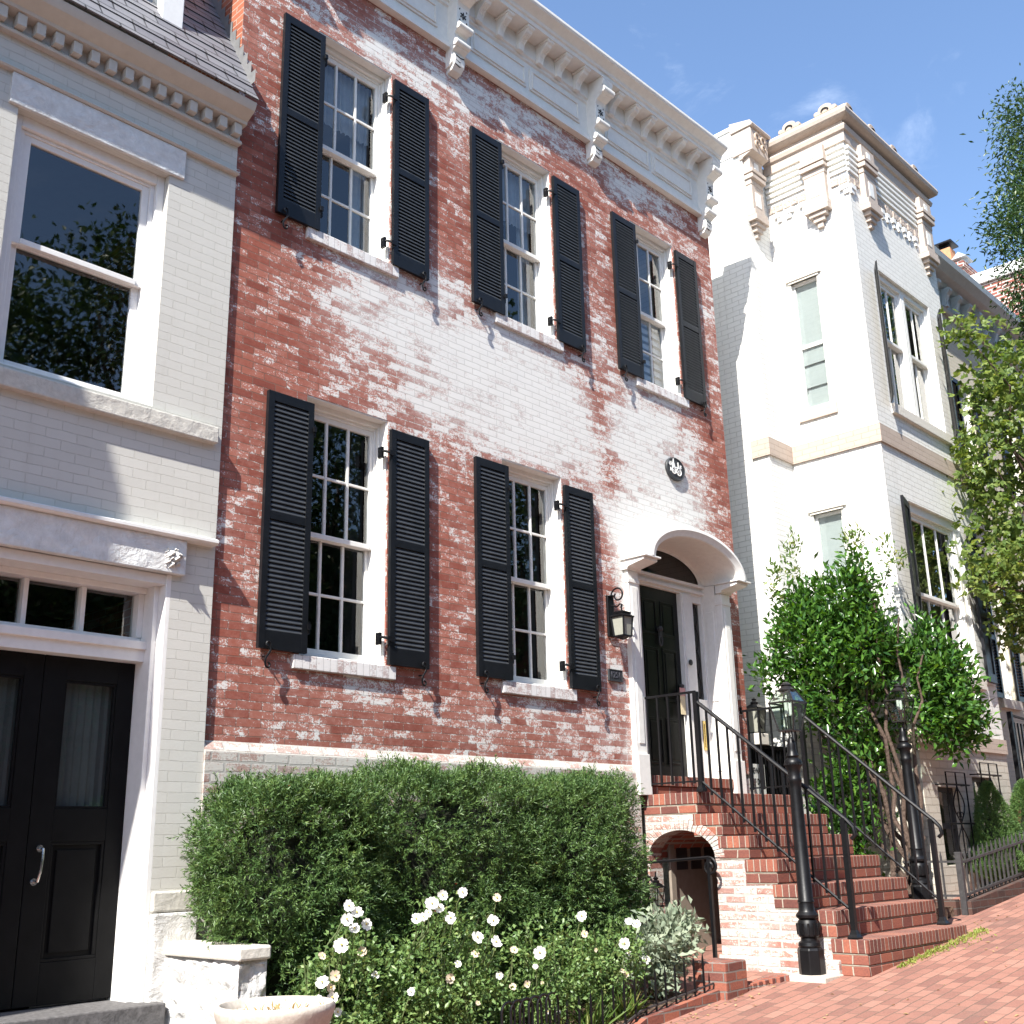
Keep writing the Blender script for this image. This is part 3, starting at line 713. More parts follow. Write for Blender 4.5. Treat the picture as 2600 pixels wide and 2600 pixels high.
# recess: panelled cheeks, ceiling ring, door frame, door, sidelight, fanlight
mb = MB()
mb.box(9.0, 9.07, .03, .30, 2.06, 4.40); mb.box(10.60, 10.67, .03, .30, 2.06, 4.40)
for za, zb in ((2.35, 3.0), (3.1, 4.1)):
    for (xa, xb) in ((9.069, 9.08), (10.59, 10.601)): mb.box(xa, xb, .06, .16, za, zb)
mb.box(9.07, 10.6, .20, .30, 4.275, 4.40); mb.box(9.07, 10.6, .17, .20, 4.30, 4.335); mb.box(9.07, 10.6, .155, .20, 4.375, 4.405)
for (xa, xb) in ((9.30, 9.42), (10.165, 10.365)):
    mb.box(xa, xb, .19, .30, 2.255, 4.275); mb.box(xa + .03, xb - .03, .178, .19, 2.255, 4.275)
for (xa, xb) in ((9.07, 9.115), (9.265, 9.30), (10.365, 10.405), (10.575, 10.60)): mb.box(xa, xb, .20, .30, 2.255, 4.275)
for (xa, xb) in ((9.115, 9.265), (10.405, 10.575)): mb.box(xa, xb, .205, .30, 2.255, 3.12); mb.box(xa, xb, .205, .30, 4.2, 4.275)
fr = mb.build('door_frame', 'white', red, bevel=.004)
for (xa, xb, xc) in ((9.115, 9.265, 9.19), (10.405, 10.575, 10.49)):
    mb = MB(); mb.add([(xa, .25, 3.12), (xb, .25, 3.12), (xb, .25, 4.2), (xa, .25, 4.2)], [(0, 1, 2, 3)]); sl = mb.build('sidelight', 'darkglass', red)
    mb = MB()
    for k_ in range(4):
        zc_ = 3.12 + 1.08 * (k_ + .5) / 4
        pts = [(xc + .052 * math.sin(PI * t / 12), .243, zc_ + .135 * (t / 6 - 1)) for t in range(13)]
        mb.tube(pts, .004, 5); mb.tube([(2 * xc - p[0], p[1], p[2]) for p in pts], .004, 5)
    mb.build('lead_came', 'iron', sl)
mb = MB(); vs = [(ARC_C, .20, 4.405)]
for i in range(25): p = (ARC_C + .70 * math.cos(PI * i / 24), 4.405 + .295 * math.sin(PI * i / 24)); vs.append((p[0], .20, p[1]))
mb.add(vs, [(0, i + 1, i + 2) for i in range(24)]); fan = mb.build('fanlight', 'darkglass', red)
mb = MB(); vs = []
for i in range(25):
    t = PI * i / 24
    vs += [(ARC_C + .69 * math.cos(t), .19, 4.405 + .29 * math.sin(t)), (ARC_C + .765 * math.cos(t), .19, 4.405 + .325 * math.sin(t))]
mb.add(vs, [(2 * i, 2 * i + 2, 2 * i + 3, 2 * i + 1) for i in range(24)])
mb.build('fanlight_surround', 'white', fan)
mb = MB(); mb.box(9.42, 10.165, .245, .29, 2.255, 4.275)
for (xa, xb) in ((9.50, 9.755), (9.83, 10.085)):
    for (za, zb) in ((2.40, 2.88), (3.06, 3.62), (3.76, 4.14)):
        for e, (d0, d1) in ((0, (.236, .2455)), (.035, (.226, .2365))):
            if e == 0:
                for q in ((xa, xb, za, za + .022), (xa, xb, zb - .022, zb), (xa, xa + .022, za + .022, zb - .022), (xb - .022, xb, za + .022, zb - .022)): mb.box(q[0], q[1], d0, d1, q[2], q[3])
            else: mb.box(xa + .045, xb - .045, .238, .2455, za + .045, zb - .045)
door = mb.build('door', 'doorblack', red, bevel=.004)
mb = MB(); mb.lathe([(.0, -.0), (.026, 0), (.03, .012), (.016, .028), (.0, .03)], (0, 0, 0), 14)
kn = MB(); kn.tube([(9.79 + .028 * math.sin(2 * PI * i / 16), .222, 3.70 + .055 * math.cos(2 * PI * i / 16)) for i in range(17)], .009, 6); kn.box(9.765, 9.815, .215, .236, 3.74, 3.86); kn.lathe([(0, 0), (.03, .01), (.035, .03), (.02, .055), (0, .06)], (9.79, .225, 3.80), 10)
kn.build('knocker', 'oldiron', door, smooth=True)
kp = MB(); kp.box(9.45, 10.135, .238, .2445, 2.27, 2.38); kp.build('kick_plate', 'iron', door)
kp = MB(); kp.lathe([(0, 0), (.028, .004), (.03, .03), (.0, .045)], (10.11, .215, 3.22), 12); kp.build('door_knob', 'oldiron', door, smooth=True)
mb = MB(); mb.box(10.44, 10.515, .192, .204, 2.57, 2.885); mb.box(10.46, 10.495, .186, .1915, 2.60, 2.855); mb.build('mail_slot', 'brass', red, bevel=.003)
mb = MB(); mb.lathe([(0, 0), (.03, 0), (.03, .05), (0, .05)], (0, 0, 0), 14)
mb = MB(); mb.tube([(10.13 + .10, .162, 3.50), (10.13 + .10, .152, 3.50)], .032, 18); mb.tube([(10.23, .152, 3.50), (10.23, .146, 3.50)], .012, 12); mb.build('doorbell', 'plaque', red)
mb = MB(); mb.box(9.07, 10.60, -.02, .22, 2.05, 2.075); mb.cur = 1; mb.box(9.07, 10.60, -.03, .22, 2.078, 2.15); mb.cur = 2; mb.box(9.07, 10.60, -.045, .245, 2.155, 2.255)
mb.build('threshold', ['stepmortar', 'stretcher', 'rowlock'], red, bevel=.004)
# basement door under the landing
mb = MB(); mb.box(9.32, 10.2, -.055, -.046, .5, 1.74); mb.box(9.32, 10.2, -.075, -.055, 1.66, 1.74); mb.box(9.30, 9.38, -.085, -.055, .5, 1.66)
mb.build('basement_door', 'tandoor', red, bevel=.004)
mb = MB()
for (xa, xb) in ((9.44, 9.62), (9.68, 9.86), (9.92, 10.1)): mb.box(xa, xb, -.062, -.0555, 1.36, 1.6)
mb.build('basement_door_pane', 'plaque', red)

# paper notice hanging on the door knob
t = thing('door_hanger', (10.09, .2, 2.92), 'narrow buff paper notice hanging on the black front door knob', 'notice')
mb = MB(); mb.box(10.045, 10.135, .196, .198, 2.93, 3.19); mb.build('card', 'paper', t)
mb = MB(); mb.box(10.04, 10.14, .193, .1955, 3.13, 3.215); mb.build('pink_band', 'pink', t)
# wall lantern
wlmp = thing('wall_lantern', (8.64, 0, 3.6), 'black scrolled wall lantern with frosted panes left of the arched entrance', 'wall lamp')
mb = MB(); mb.box(8.585, 8.685, -.03, -.001, 3.57, 3.97); mb.tube([(8.635, -.016, 3.97), (8.635, -.016, 3.985)], .05, 12); mb.build('backplate', 'iron', wlmp, bevel=.008)
mb = MB(); pts = []
for i in range(30):
    a = -PI * .45 + i / 29 * PI * 2.35; r = .125 - .083 * i / 29
    pts.append((8.637, -.165 - .115 * math.cos(a + PI) * 0 - r * math.cos(a) , 4.0 + r * math.sin(a)))
pts = [(8.637, -.03, 3.93)]
for i in range(34):
    u = i / 33; a = PI * 1.08 - u * PI * 2.3; r = .085 * (1 - .62 * u)
    pts.append((8.637, -.115 + (-1) * r * math.cos(a), 3.975 + r * math.sin(a)))
pts2 = [(8.637, -.155 - .125 * math.cos(a) * -1, 0) for a in ()]
mb.tube(pts, .009, 6)
mb.tube([(8.637, -.03, 3.88), (8.637, -.10, 3.86), (8.637, -.14, 3.885), (8.637, -.165, 3.87), (8.637, -.16, 3.85), (8.637, -.145, 3.85)], .008, 6)
mb.tube([(8.637, -.155, 3.87), (8.637, -.155, 3.80)], .008, 6); mb.build('scroll_arm', 'iron', wlmp, smooth=True)
LC = (8.637, -.155)
mb = MB()
mb.prism([(LC[0] - .088, LC[1] - .088), (LC[0] + .088, LC[1] - .088), (LC[0] + .088, LC[1] + .088), (LC[0] - .088, LC[1] + .088)], 'z', 3.745, 3.757)
mb.prism([(LC[0] - .065, LC[1] - .065), (LC[0] + .065, LC[1] - .065), (LC[0] + .065, LC[1] + .065), (LC[0] - .065, LC[1] + .065)], 'z', 3.777, 3.795)
def frust(mb, c, a, b, z0, z1):
    mb.add([(c[0] + sx * a, c[1] + sy * a, z0) for sx, sy in ((-1, -1), (1, -1), (1, 1), (-1, 1))] + [(c[0] + sx * b, c[1] + sy * b, z1) for sx, sy in ((-1, -1), (1, -1), (1, 1), (-1, 1))],
           [(0, 1, 2, 3)[::-1], (4, 5, 6, 7), (0, 1, 5, 4), (1, 2, 6, 5), (2, 3, 7, 6), (3, 0, 4, 7)])
frust(mb, LC, .088, .055, 3.757, 3.778); frust(mb, LC, .07, .02, 3.795, 3.815)
for sx in (-1, 1):
    for sy in (-1, 1): mb.tube([(LC[0] + sx * .060, LC[1] + sy * .060, 3.56), (LC[0] + sx * .075, LC[1] + sy * .075, 3.75)], .012, 4)
mb.prism([(LC[0] - .066, LC[1] - .066), (LC[0] + .066, LC[1] - .066), (LC[0] + .066, LC[1] + .066), (LC[0] - .066, LC[1] + .066)], 'z', 3.55, 3.565)
frust(mb, LC, .015, .05, 3.525, 3.55); mb.build('lantern_frame', 'iron', wlmp, bevel=.002)
mb = MB(); frust(mb, LC, .057, .071, 3.567, 3.743); mb.build('lantern_pane', 'frost', wlmp)
# house number plaque
pl = thing('number_plaque', (8.665, 0, 3.19), 'small dark metal house number plaque on the brick below the wall lantern', 'plaque')
mb = MB(); mb.box(8.56, 8.77, -.022, -.002, 3.135, 3.25); mb.build('plate', 'plaque', pl, bevel=.004)
mb = MB()
for q in ((8.56, 8.77, 3.243, 3.25), (8.56, 8.77, 3.135, 3.142), (8.56, 8.567, 3.143, 3.242), (8.763, 8.77, 3.143, 3.242)): mb.box(q[0], q[1], -.027, -.0225, q[2], q[3])
mb.build('rim', 'plaque', pl)
text_mesh('1251', .085, .002, 'number', 'plaqueletter', pl, (8.665, -.0245, 3.195), sx=.95, thick=.001)
# oval fire mark
fm = thing('fire_mark', (9.92, 0, 5.6), 'oval black fire mark with white pumper engine relief on the whitewashed brick', 'fire mark')
mb = MB(); OC = (9.92, 5.615)
def oval(a, b, y0, y1):
    mb.prism([(OC[0] + a * math.cos(2 * PI * i / 40), OC[1] + b * math.sin(2 * PI * i / 40)) for i in range(40)], 'y', y0, y1)
oval(.175, .135, -.03, -.004); mb.build('plate', 'plaque', fm, bevel=.006)
mb = MB(); mb.tube([(OC[0] + .165 * math.cos(2 * PI * i / 40), -.031, OC[1] + .126 * math.sin(2 * PI * i / 40)) for i in range(41)], .007, 6, False); mb.build('rim', 'plaque', fm)
mb = MB()
for xx, rr, zz in ((-.045, .036, -.028), (.05, .042, -.028)):
    mb.tube([(OC[0] + xx + rr * math.cos(2 * PI * i / 20), -.034, OC[1] + zz + rr * math.sin(2 * PI * i / 20)) for i in range(21)], .006, 5, False)
    for q in range(3):
        a = q * PI / 3 + .3; mb.tube([(OC[0] + xx + rr * math.cos(a), -.034, OC[1] + zz + rr * math.sin(a)), (OC[0] + xx - rr * math.cos(a), -.034, OC[1] + zz - rr * math.sin(a))], .003, 4)
mb.prism([(OC[0] - .07, OC[1] + .01), (OC[0] + .0, OC[1] + .005), (OC[0] + .05, OC[1] + .015), (OC[0] + .075, OC[1] + .02), (OC[0] + .075, OC[1] + .03), (OC[0] - .02, OC[1] + .022), (OC[0] - .024, OC[1] + .05), (OC[0] - .037, OC[1] + .07), (OC[0] - .04, OC[1] + .115), (OC[0] - .05, OC[1] + .115), (OC[0] - .052, OC[1] + .07), (OC[0] - .066, OC[1] + .05), (OC[0] - .07, OC[1] + .02)], 'y', -.038, -.031)
mb.prism([(OC[0] + .04, OC[1] + .03), (OC[0] + .05, OC[1] + .03), (OC[0] + .05, OC[1] + .085), (OC[0] + .04, OC[1] + .085)], 'y', -.037, -.031)
mb.box(OC[0] - .105, OC[0] - .095, -.036, -.031, OC[1] - .04, OC[1] + .0)
mb.build('engine_relief', 'letterwhite', fm)
text_mesh('U', .07, .002, 'letter', 'letterwhite', fm, (OC[0] - .105, -.033, OC[1] + .045), thick=.002)
text_mesh('F', .07, .002, 'letter', 'letterwhite', fm, (OC[0] + .095, -.033, OC[1] + .03), thick=.002)

# ------------------------------------------------------------------ 2. BRICK STAIRCASE, RAILINGS
st = thing('brick_staircase', (10, -1.1, .55), 'whitewashed brick front staircase with arched underpass and red brick treads', 'staircase')
SX0, SX1 = 9.02, 10.98
levels = [(-2.20, .82), (-1.935, 1.04), (-1.68, 1.245), (-1.42, 1.455), (-1.155, 1.66), (-.89, 1.865), (-.63, 2.065)]
# side walls: outline in (y,z) with arch on the near one
def side_outline():
    pts = [(-2.17, .2), (-2.17, .70)]
    for (y0, z), (y1, z1) in zip(levels[:-1], levels[1:]):
        pts += [(y0 + .04, z - .115)] if 0 else [(y1 + .03, z - .115), (y1 + .03, z1 - .115)]
    pts += [(-.002, 1.95)]
    arch = []
    for i in range(21):
        a = PI * i / 20; arch.append((-.41 + .375 * math.cos(a), 1.475 + .25 * math.sin(a)))
    return pts, arch
pts, arch = side_outline()
poly = pts + [(-.002, .2), (-.035, .2)] + arch + [(-.785, .2)]
mb = MB(); mb.prism(poly, 'x', SX0 + .008, SX0 + .22)
sw = mb.build('side_wall', 'stairwash', st)
mb = MB(); mb.prism(pts + [(-.002, .2)], 'x', SX1 - .22, SX1 - .008); mb.build('side_wall', 'stairwash', st)
# voussoir ring of the arch
mb = MB(); N_ = 26
for i in range(N_):
    a0, a1 = PI * (i + .06) / N_, PI * (i + .94) / N_
    q = [(-.41 + r1 * math.cos(a), 1.475 + r2 * math.sin(a)) for (r1, r2, a) in ((.375, .25, a0), (.375, .25, a1), (.48, .345, a1), (.48, .345, a0))]
    q = [(min(y, -.004), z) for y, z in q]
    mb.prism(q, 'x', SX0 - .002, SX0 + .1)
mb.build('arch_ring', 'stairwash', sw, bevel=.004)
# tunnel lining: inner pier and vault underside
mb = MB(); vs = []
for i in range(21): vs += [(SX0 + .2, arch[i][0], arch[i][1]), (SX1 - .3, arch[i][0], arch[i][1])]
mb.add(vs, [(2 * i, 2 * i + 1, 2 * i + 3, 2 * i + 2) for i in range(20)])
mb.add([(SX0 + .2, -.785, .3), (SX1 - .3, -.785, .3), (SX1 - .3, -.785, 1.475), (SX0 + .2, -.785, 1.475)], [(0, 1, 2, 3)])
mb.add([(SX1 - .3, -.785, .3), (SX1 - .3, -.03, .3), (SX1 - .3, -.03, 1.75), (SX1 - .3, -.785, 1.75)], [(0, 1, 2, 3)])
mb.build('arch_vault', 'darkbrick', st)
for i, (y, z) in enumerate(levels):
    yb = levels[i + 1][0] + .06 if i + 1 < len(levels) else -.0
    low = levels[i - 1][1] if i else .42
    mb = MB(); m_ = SX0 - (.004 if i else .02); e_ = SX1 + (.004 if i else .01)
    mb.cur = 0; mb.box(m_, e_, y, yb, z - .105, z)
    mb.cur = 1; mb.box(m_ + .008, e_ - .008, y + .012, yb, z - .12, z - .105)
    if i:
        mb.cur = 2; mb.box(m_ + .004, e_ - .004, y + .006, yb, low + .012, z - .12)
        mb.cur = 1; mb.box(m_ + .008, e_ - .008, y + .012, yb, low + .001, low + .012)
    else:
        zz = z - .12
        for k_ in range(3):
            mb.cur = 2; mb.box(m_ + .004, e_ - .004, y + .006, yb, zz - .072, zz); zz -= .072
            mb.cur = 1; mb.box(m_ + .008, e_ - .008, y + .012, yb, zz - .014, zz); zz -= .014
    mb.build('step', ['rowlock', 'stepmortar', 'stretcher'], st, bevel=.006)
# plinth course at the foot of the side wall
mb = MB(); mb.box(SX0 - .06, SX0 + .005, -1.95, -.79, .2, .66); mb.build('plinth', 'stairwash', st, bevel=.01)

def railing(x, wall_y, corner_y, bot_y, label, sgn):
    t = thing('stair_railing', (x, -1.1, .8), label, 'railing', 'iron railings of the brick front steps')
    zt, zb = 3.0, 2.165
    slope_top = lambda y: 2.90 + (y - corner_y) * (2.90 - 1.79) / (corner_y - bot_y)
    mb = MB(); mb.tube([(x, wall_y, zt), (x, corner_y, zt)], .016, 4)
    mb.tube([(x, corner_y, zt - .09), (x, bot_y + .05, slope_top(bot_y + .05)), (x, bot_y - .03, 1.765), (x, bot_y - .085, 1.705), (x, bot_y - .095, 1.64), (x, bot_y - .06, 1.61)], .019, 8)
    mb.tube([(x, wall_y - .002, zt - .03), (x, wall_y - .002, zt + .045)], .02, 4); mb.build('handrail', 'iron', t, smooth=True)
    mb = MB(); lo = lambda y: slope_top(y) - .755
    mb.tube([(x, wall_y, zb), (x, corner_y, zb - .0)], .011, 4); mb.tube([(x, corner_y, lo(corner_y) + .02), (x, bot_y, lo(bot_y))], .013, 6); mb.build('bottom_rail', 'iron', t)
    p = MB(); p.box(x - .022, x + .022, corner_y - .022, corner_y + .022, 2.066, zt); p.lathe([(.052, 0), (.05, .02), (.035, .05), (.028, .07)], (x, corner_y, 2.066), 4, PI / 4); p.build('post', 'iron', t)
    p = MB(); p.box(x - .022, x + .022, bot_y - .022, bot_y + .022, .822, 1.78); p.lathe([(.065, 0), (.065, .012), (.045, .035), (.03, .07)], (x, bot_y, .822), 4, PI / 4); p.build('post', 'iron', t)
    n = 5 if corner_y < -.5 else 5
    bs = MB(); bs.box(-.0085, .0085, -.0085, .0085, 0, 1)
    for j in range(n):
        y = wall_y + (corner_y - wall_y) * (j + .6) / (n + .2); b = MB(); b.box(x - .009, x + .009, y - .009, y + .009, zb - .02, zt); b.build('baluster', 'iron', t)
    n = 12
    for j in range(n):
        y = corner_y + (bot_y - corner_y) * (j + 1) / (n + 1); b = MB(); b.box(x - .009, x + .009, y - .009, y + .009, lo(y) - .03, slope_top(y)); b.build('baluster', 'iron', t)
    return t
railing(9.075, 0.0, -.655, -2.06, 'black iron stair railing on the near side above the arched underpass', -1)
railing(10.90, 0.0, -.74, -2.02, 'black iron stair railing on the far side next to the leafy shrub', 1)

# areaway iron rail with scroll, beside the underpass
t = thing('scroll_handrail', (8.9, -.78, .5), 'short black iron handrail with a scrolled end across the arched underpass', 'handrail')
mb = MB(); mb.tube([(8.9, -.02, 1.435), (8.9, -.80, 1.48)], .014, 6)
pts = [(8.9, -.80 + .08 * (1 - .72 * u) * math.cos(PI / 2 + u * 2.6 * PI), 1.40 + .08 * (1 - .72 * u) * math.sin(PI / 2 + u * 2.6 * PI)) for u in [i / 30 for i in range(31)]]
mb.tube(pts, .013, 6); mb.build('rail', 'iron', t, smooth=True)
mb = MB(); mb.box(8.885, 8.915, -.81, -.78, .45, 1.475); mb.build('post', 'iron', t)
# small lantern on the wall under the landing
ul = thing('small_wall_lantern', (8.96, -.06, 1.05), 'small black lantern with glass sides on the wall by the underpass door', 'wall lamp')
mb = MB(); c = (8.93, -.17)
frust(mb, c, .066, .025, 1.215, 1.26); mb.lathe([(.03, 0), (.035, .02), (.015, .03), (.03, .045), (.008, .06), (.006, .1)], (c[0], c[1], 1.255), 10)
for sx in (-1, 1):
    for sy in (-1, 1): mb.tube([(c[0] + sx * .035, c[1] + sy * .035, 1.06), (c[0] + sx * .055, c[1] + sy * .055, 1.215)], .006, 4)
mb.prism([(c[0] + sx * .05, c[1] + sy * .05) for sx, sy in ((-1, -1), (1, -1), (1, 1), (-1, 1))], 'z', 1.045, 1.06)
mb.tube([(c[0], -.05, 1.1), (c[0], -.09, 1.28), (c[0], -.14, 1.27)], .007, 5); mb.box(c[0] - .035, c[0] + .035, -.055, -.046, 1.0, 1.2); mb.build('lantern_frame', 'iron', ul)
mb = MB(); frust(mb, c, .032, .051, 1.062, 1.213); mb.build('lantern_pane', 'lampglass', ul)

# ------------------------------------------------------------------ 3. GAS LAMP POSTS
def lamp_post(x, y, z, H, label):
    t = thing('lamp_post', (x, y, z), label, 'lamp post', 'black gas lamp posts flanking the steps'); h = H
    mb = MB(); mb.lathe([(.108, 0), (.108, .19), (.10, .205), (.088, .215)], (x, y, z), 8, PI / 8); mb.build('base', 'iron', t, bevel=.006)
    mb = MB(); mb.lathe([(.08, .20), (.095, .225), (.09, .25), (.07, .265), (.068, .285), (.085, .30), (.092, .36), (.082, .415), (.07, .43), (.09, .445), (.094, .465), (.076, .485), (.066, .50), (.064, .56), (.070, .565), (.070, .575),
        (.062, .585), (.051, h * .62), (.053, h * .64), (.060, h * .645), (.060, h * .655), (.053, h * .66), (.055, h * .69), (.075, h * .70), (.08, h * .708), (.07, h * .72), (.045, h * .728), (.055, h * .735), (.045, h * .745), (.035, h * .76), (.04, h * .775), (.03, h * .785), (.022, h * .80)], (x, y, z), 20)
    sh = mb.build('shaft', 'iron', t, smooth=True, sharp=40)
    mb = MB()
    for i in range(20):
        a = 2 * PI * i / 20; mb.lathe([(0, -.010), (.008, -.004), (.008, .004), (0, .01)], (x + .076 * math.cos(a), y + .076 * math.sin(a), z + h * .704), 6)
    for i in range(12):
        a = 2 * PI * i / 12; mb.tube([(x + .086 * math.cos(a), y + .086 * math.sin(a), z + .31), (x + .090 * math.cos(a), y + .090 * math.sin(a), z + .40)], .010, 5)
    mb.build('ornament', 'iron', sh, smooth=True)
    zb = z + h * .825; zt = z + h * .925; top = z + h * .982
    mb = MB()
    for a in range(4):
        ang = PI / 4 + a * PI / 2; q = lambda r, zz, k_=0: (x + r * math.cos(ang + k_), y + r * math.sin(ang + k_), zz)
        mb.tube([q(.02, z + h * .785), q(.05, z + h * .79), q(.055, z + h * .805), q(.04, zb)], .006, 5)
    mb.build('yoke', 'iron', t)
    l = MB(); C = (x, y)
    for sx in (-1, 1):
        for sy in (-1, 1):
            l.tube([(x + sx * .070, y + sy * .070, zb), (x + sx * .118, y + sy * .118, zt)], .008, 4)
            l.tube([(x + sx * .118, y + sy * .118, zt), (x + sx * .060, y + sy * .060, top - .03)], .006, 4)
    for zz, rr, w in ((zb, .070, .009), (zt, .119, .010), (top - .03, .060, .005)):
        c4 = [(x - rr, y - rr, zz), (x + rr, y - rr, zz), (x + rr, y + rr, zz), (x - rr, y + rr, zz)]
        for p, q in zip(c4, c4[1:] + c4[:1]): l.tube([p, q], w, 4)
    l.box(x - .068, x + .068, y - .068, y + .068, zb - .006, zb + .003)
    l.tube([(x, y, zb), (x, y, zb + .13)], .018, 8)
    lt = l.build('lantern', 'bronze', t)
    g = MB()
    for (a, b, z0, z1) in ((.068, .116, zb + .004, zt), (.116, .059, zt, top - .03)):
        c1 = [(x + sx * a, y + sy * a, z0) for sx, sy in ((-1, -1), (1, -1), (1, 1), (-1, 1))]; c2 = [(x + sx * b, y + sy * b, z1) for sx, sy in ((-1, -1), (1, -1), (1, 1), (-1, 1))]
        for i in range(4): j = (i + 1) % 4; g.add([c1[i], c1[j], c2[j], c2[i]], [(0, 1, 2, 3)])
    g.build('lantern_pane', 'lampglass', lt)
    cp = MB(); cp.lathe([(.074, 0), (.078, .012), (.055, .03), (.04, .045), (.036, .05), (.05, .055), (.03, .075), (.0, .085)], (x, y, top - .035), 18); cp.build('lantern_cap', 'bronze', lt, smooth=True)
    mt = MB(); mt.tube([(x - .03, y, zb + .14), (x - .035, y, zb + .24)], .016, 8); mt.tube([(x + .03, y, zb + .14), (x + .035, y, zb + .24)], .016, 8); mt.tube([(x - .03, y, zb + .14), (x, y, zb + .12), (x + .03, y, zb + .14)], .009, 6); mt.build('gas_mantle', 'signwhite', lt)
    return t
lamp_post(8.885, -1.745, .548, 2.40, 'black cast iron gas lamp post standing left of the brick steps')
lamp_post(11.93, -1.38, .93, 2.30, 'black cast iron gas lamp post behind the far stair railing by the shrub')
# plinth slab and low path kerb at the foot of the stairs
mb = MB(); mb.box(8.70, 9.16, -1.96, -1.56, .3, .552); tag(mb.build('lamp_plinth', 'concrete', origin=(8.93, -1.76, .3), bevel=.01), 'thin pale mortar pad under the near lamp post', 'plinth')
mb = MB(); mb.box(7.95, 8.26, -1.52, -1.22, .3, .705); tag(mb.build('brick_pier', 'curbbrick', origin=(8.1, -1.37, .3), bevel=.012), 'stubby red brick pier at the end of the flower bed kerb', 'pier')
mb = MB()
for i in range(7):
    x0 = 8.27 + i * .07; y0 = -1.40 - .0035 * i * i; mb.box(x0, x0 + .062, y0 - .11, y0, gz(x0) - .1, gz(x0) + .045)
tag(mb.build('path_kerb', 'curbbrick', origin=(8.5, -1.5, .4), bevel=.006), 'short curved brick edging between the stubby pier and the near lamp post', 'kerb')
kx = [4.2, 5, 6, 7, 7.94]
mb = MB()
for a, b in zip(kx[:-1], kx[1:]):
    mb.add([(a, -1.46, gz(a) - .15), (b, -1.46, gz(b) - .15), (b, -1.36, gz(b) - .15), (a, -1.36, gz(a) - .15), (a, -1.46, gz(a) + .075), (b, -1.46, gz(b) + .075), (b, -1.36, gz(b) + .075), (a, -1.36, gz(a) + .075)],
           [(0, 3, 2, 1), (4, 5, 6, 7), (0, 1, 5, 4), (2, 3, 7, 6)])
tag(mb.build('bed_kerb', 'curbbrick', origin=(6, -1.4, .2)), 'low red brick kerb edging the flower bed', 'kerb')
# edging fence of the bed: pickets and hoops
ef = thing('edging_fence', (6, -1.41, .25), 'low rusty iron edging fence with looped tops along the flower bed', 'fence')
mb = MB()
for a, b in zip(kx[:-1], kx[1:]): mb.tube([(a, -1.41, gz(a) + .12), (b, -1.41, gz(b) + .12)], .009, 4)
mb.build('bottom_rail', 'oldiron', ef)
x = 4.3
while x < 7.9:
    if 5.5 < x < 6.05:
        mb = MB(); g0 = gz(x); r = .06
        mb.tube([(x, -1.41, g0 + .06), (x, -1.41, g0 + .38)] + [(x + r - r * math.cos(a), -1.41, g0 + .38 + r * math.sin(a)) for a in [PI * i / 10 for i in range(11)]] + [(x + 2 * r, -1.41, g0 + .06)], .009, 6); mb.build('hoop', 'iron', ef, smooth=True); x += .085
    else:
        mb = MB(); mb.tube([(x, -1.41, gz(x) + .06), (x, -1.41, gz(x) + .32), (x, -1.41, gz(x) + .36)], [.009, .009, .002], 5); mb.build('picket', 'iron', ef); x += .125

# ------------------------------------------------------------------ 4. GRAY HOUSE (left)
gh = thing('painted_brick_house', (2, 0, 0), 'pale gray painted brick house with stone lintels and a slate mansard', 'house')
GY = -.03; GX0, GX1 = -6.0, 4.148
wo = (2.46, 3.588, 4.60, 6.45, .10); do = (2.44, 3.825, .74, 3.43, .05)
mb = MB(); grid_wall(mb, GX0, GX1, -.6, 7.05, [wo, do], FRONT(GY), None, .10)
mb.add([(GX1, GY, -.6), (GX1, .05, -.6), (GX1, .05, 7.05), (GX1, GY, 7.05)], [(0, 1, 2, 3)])
mb.add([(GX0, GY, -.6), (GX0, 9, -.6), (GX0, 9, 7.05), (GX0, GY, 7.05)], [(0, 1, 2, 3)])
mb.build('wall', 'graybrick', gh)
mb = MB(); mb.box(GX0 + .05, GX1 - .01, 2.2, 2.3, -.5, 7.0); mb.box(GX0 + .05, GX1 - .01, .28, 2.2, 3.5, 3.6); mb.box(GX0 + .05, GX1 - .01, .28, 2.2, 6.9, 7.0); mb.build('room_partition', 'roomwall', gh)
# upper window: one over one
cx = (wo[0] + wo[1]) / 2; hw = (wo[1] - wo[0]) / 2
sash_window(gh, cx, hw, wo[2], wo[3], 5.54, GY + .02, 1, 1, 1, .055, frame_mat='graywood', casing=.06)
mb = MB(); mb.box(2.39, 3.70, GY - .025, GY + .02, 6.452, 6.69)
lin = mb.build('lintel', 'stonepaint', gh, bevel=.006)
mb = MB(); mb.box(2.0, 3.9, GY - .05, GY + .02, 3.43, 3.675); mb.build('door_lintel', 'stonepaint', gh, bevel=.008)
mb = MB()
for i in range(26):
    a = random.uniform(0, 2 * PI); r = random.uniform(0, 1) ** .5; s_ = random.uniform(.02, .045) * (1.2 - r)
    px, pz = 3.80 + .075 * r * math.cos(a), 3.535 + .085 * r * math.sin(a)
    mb.add([(px - s_, GY - .045, pz - s_), (px + s_, GY - .045, pz - s_ * .6), (px + s_ * .8, GY - .045, pz + s_), (px - s_ * .7, GY - .045, pz + s_ * .9), (px + random.uniform(-.01, .01), GY - .055 - .05 * (1 - r) - s_ * .5, pz)],
           [(0, 1, 4), (1, 2, 4), (2, 3, 4), (3, 0, 4)])
mb.build('rough_boss', 'rubble', gh)
mb = MB(); mb.box(1.5, 4.09, GY - .06, GY + .02, 4.435, 4.558); mb.build('stone_sill', 'stonesill', gh, bevel=.008)
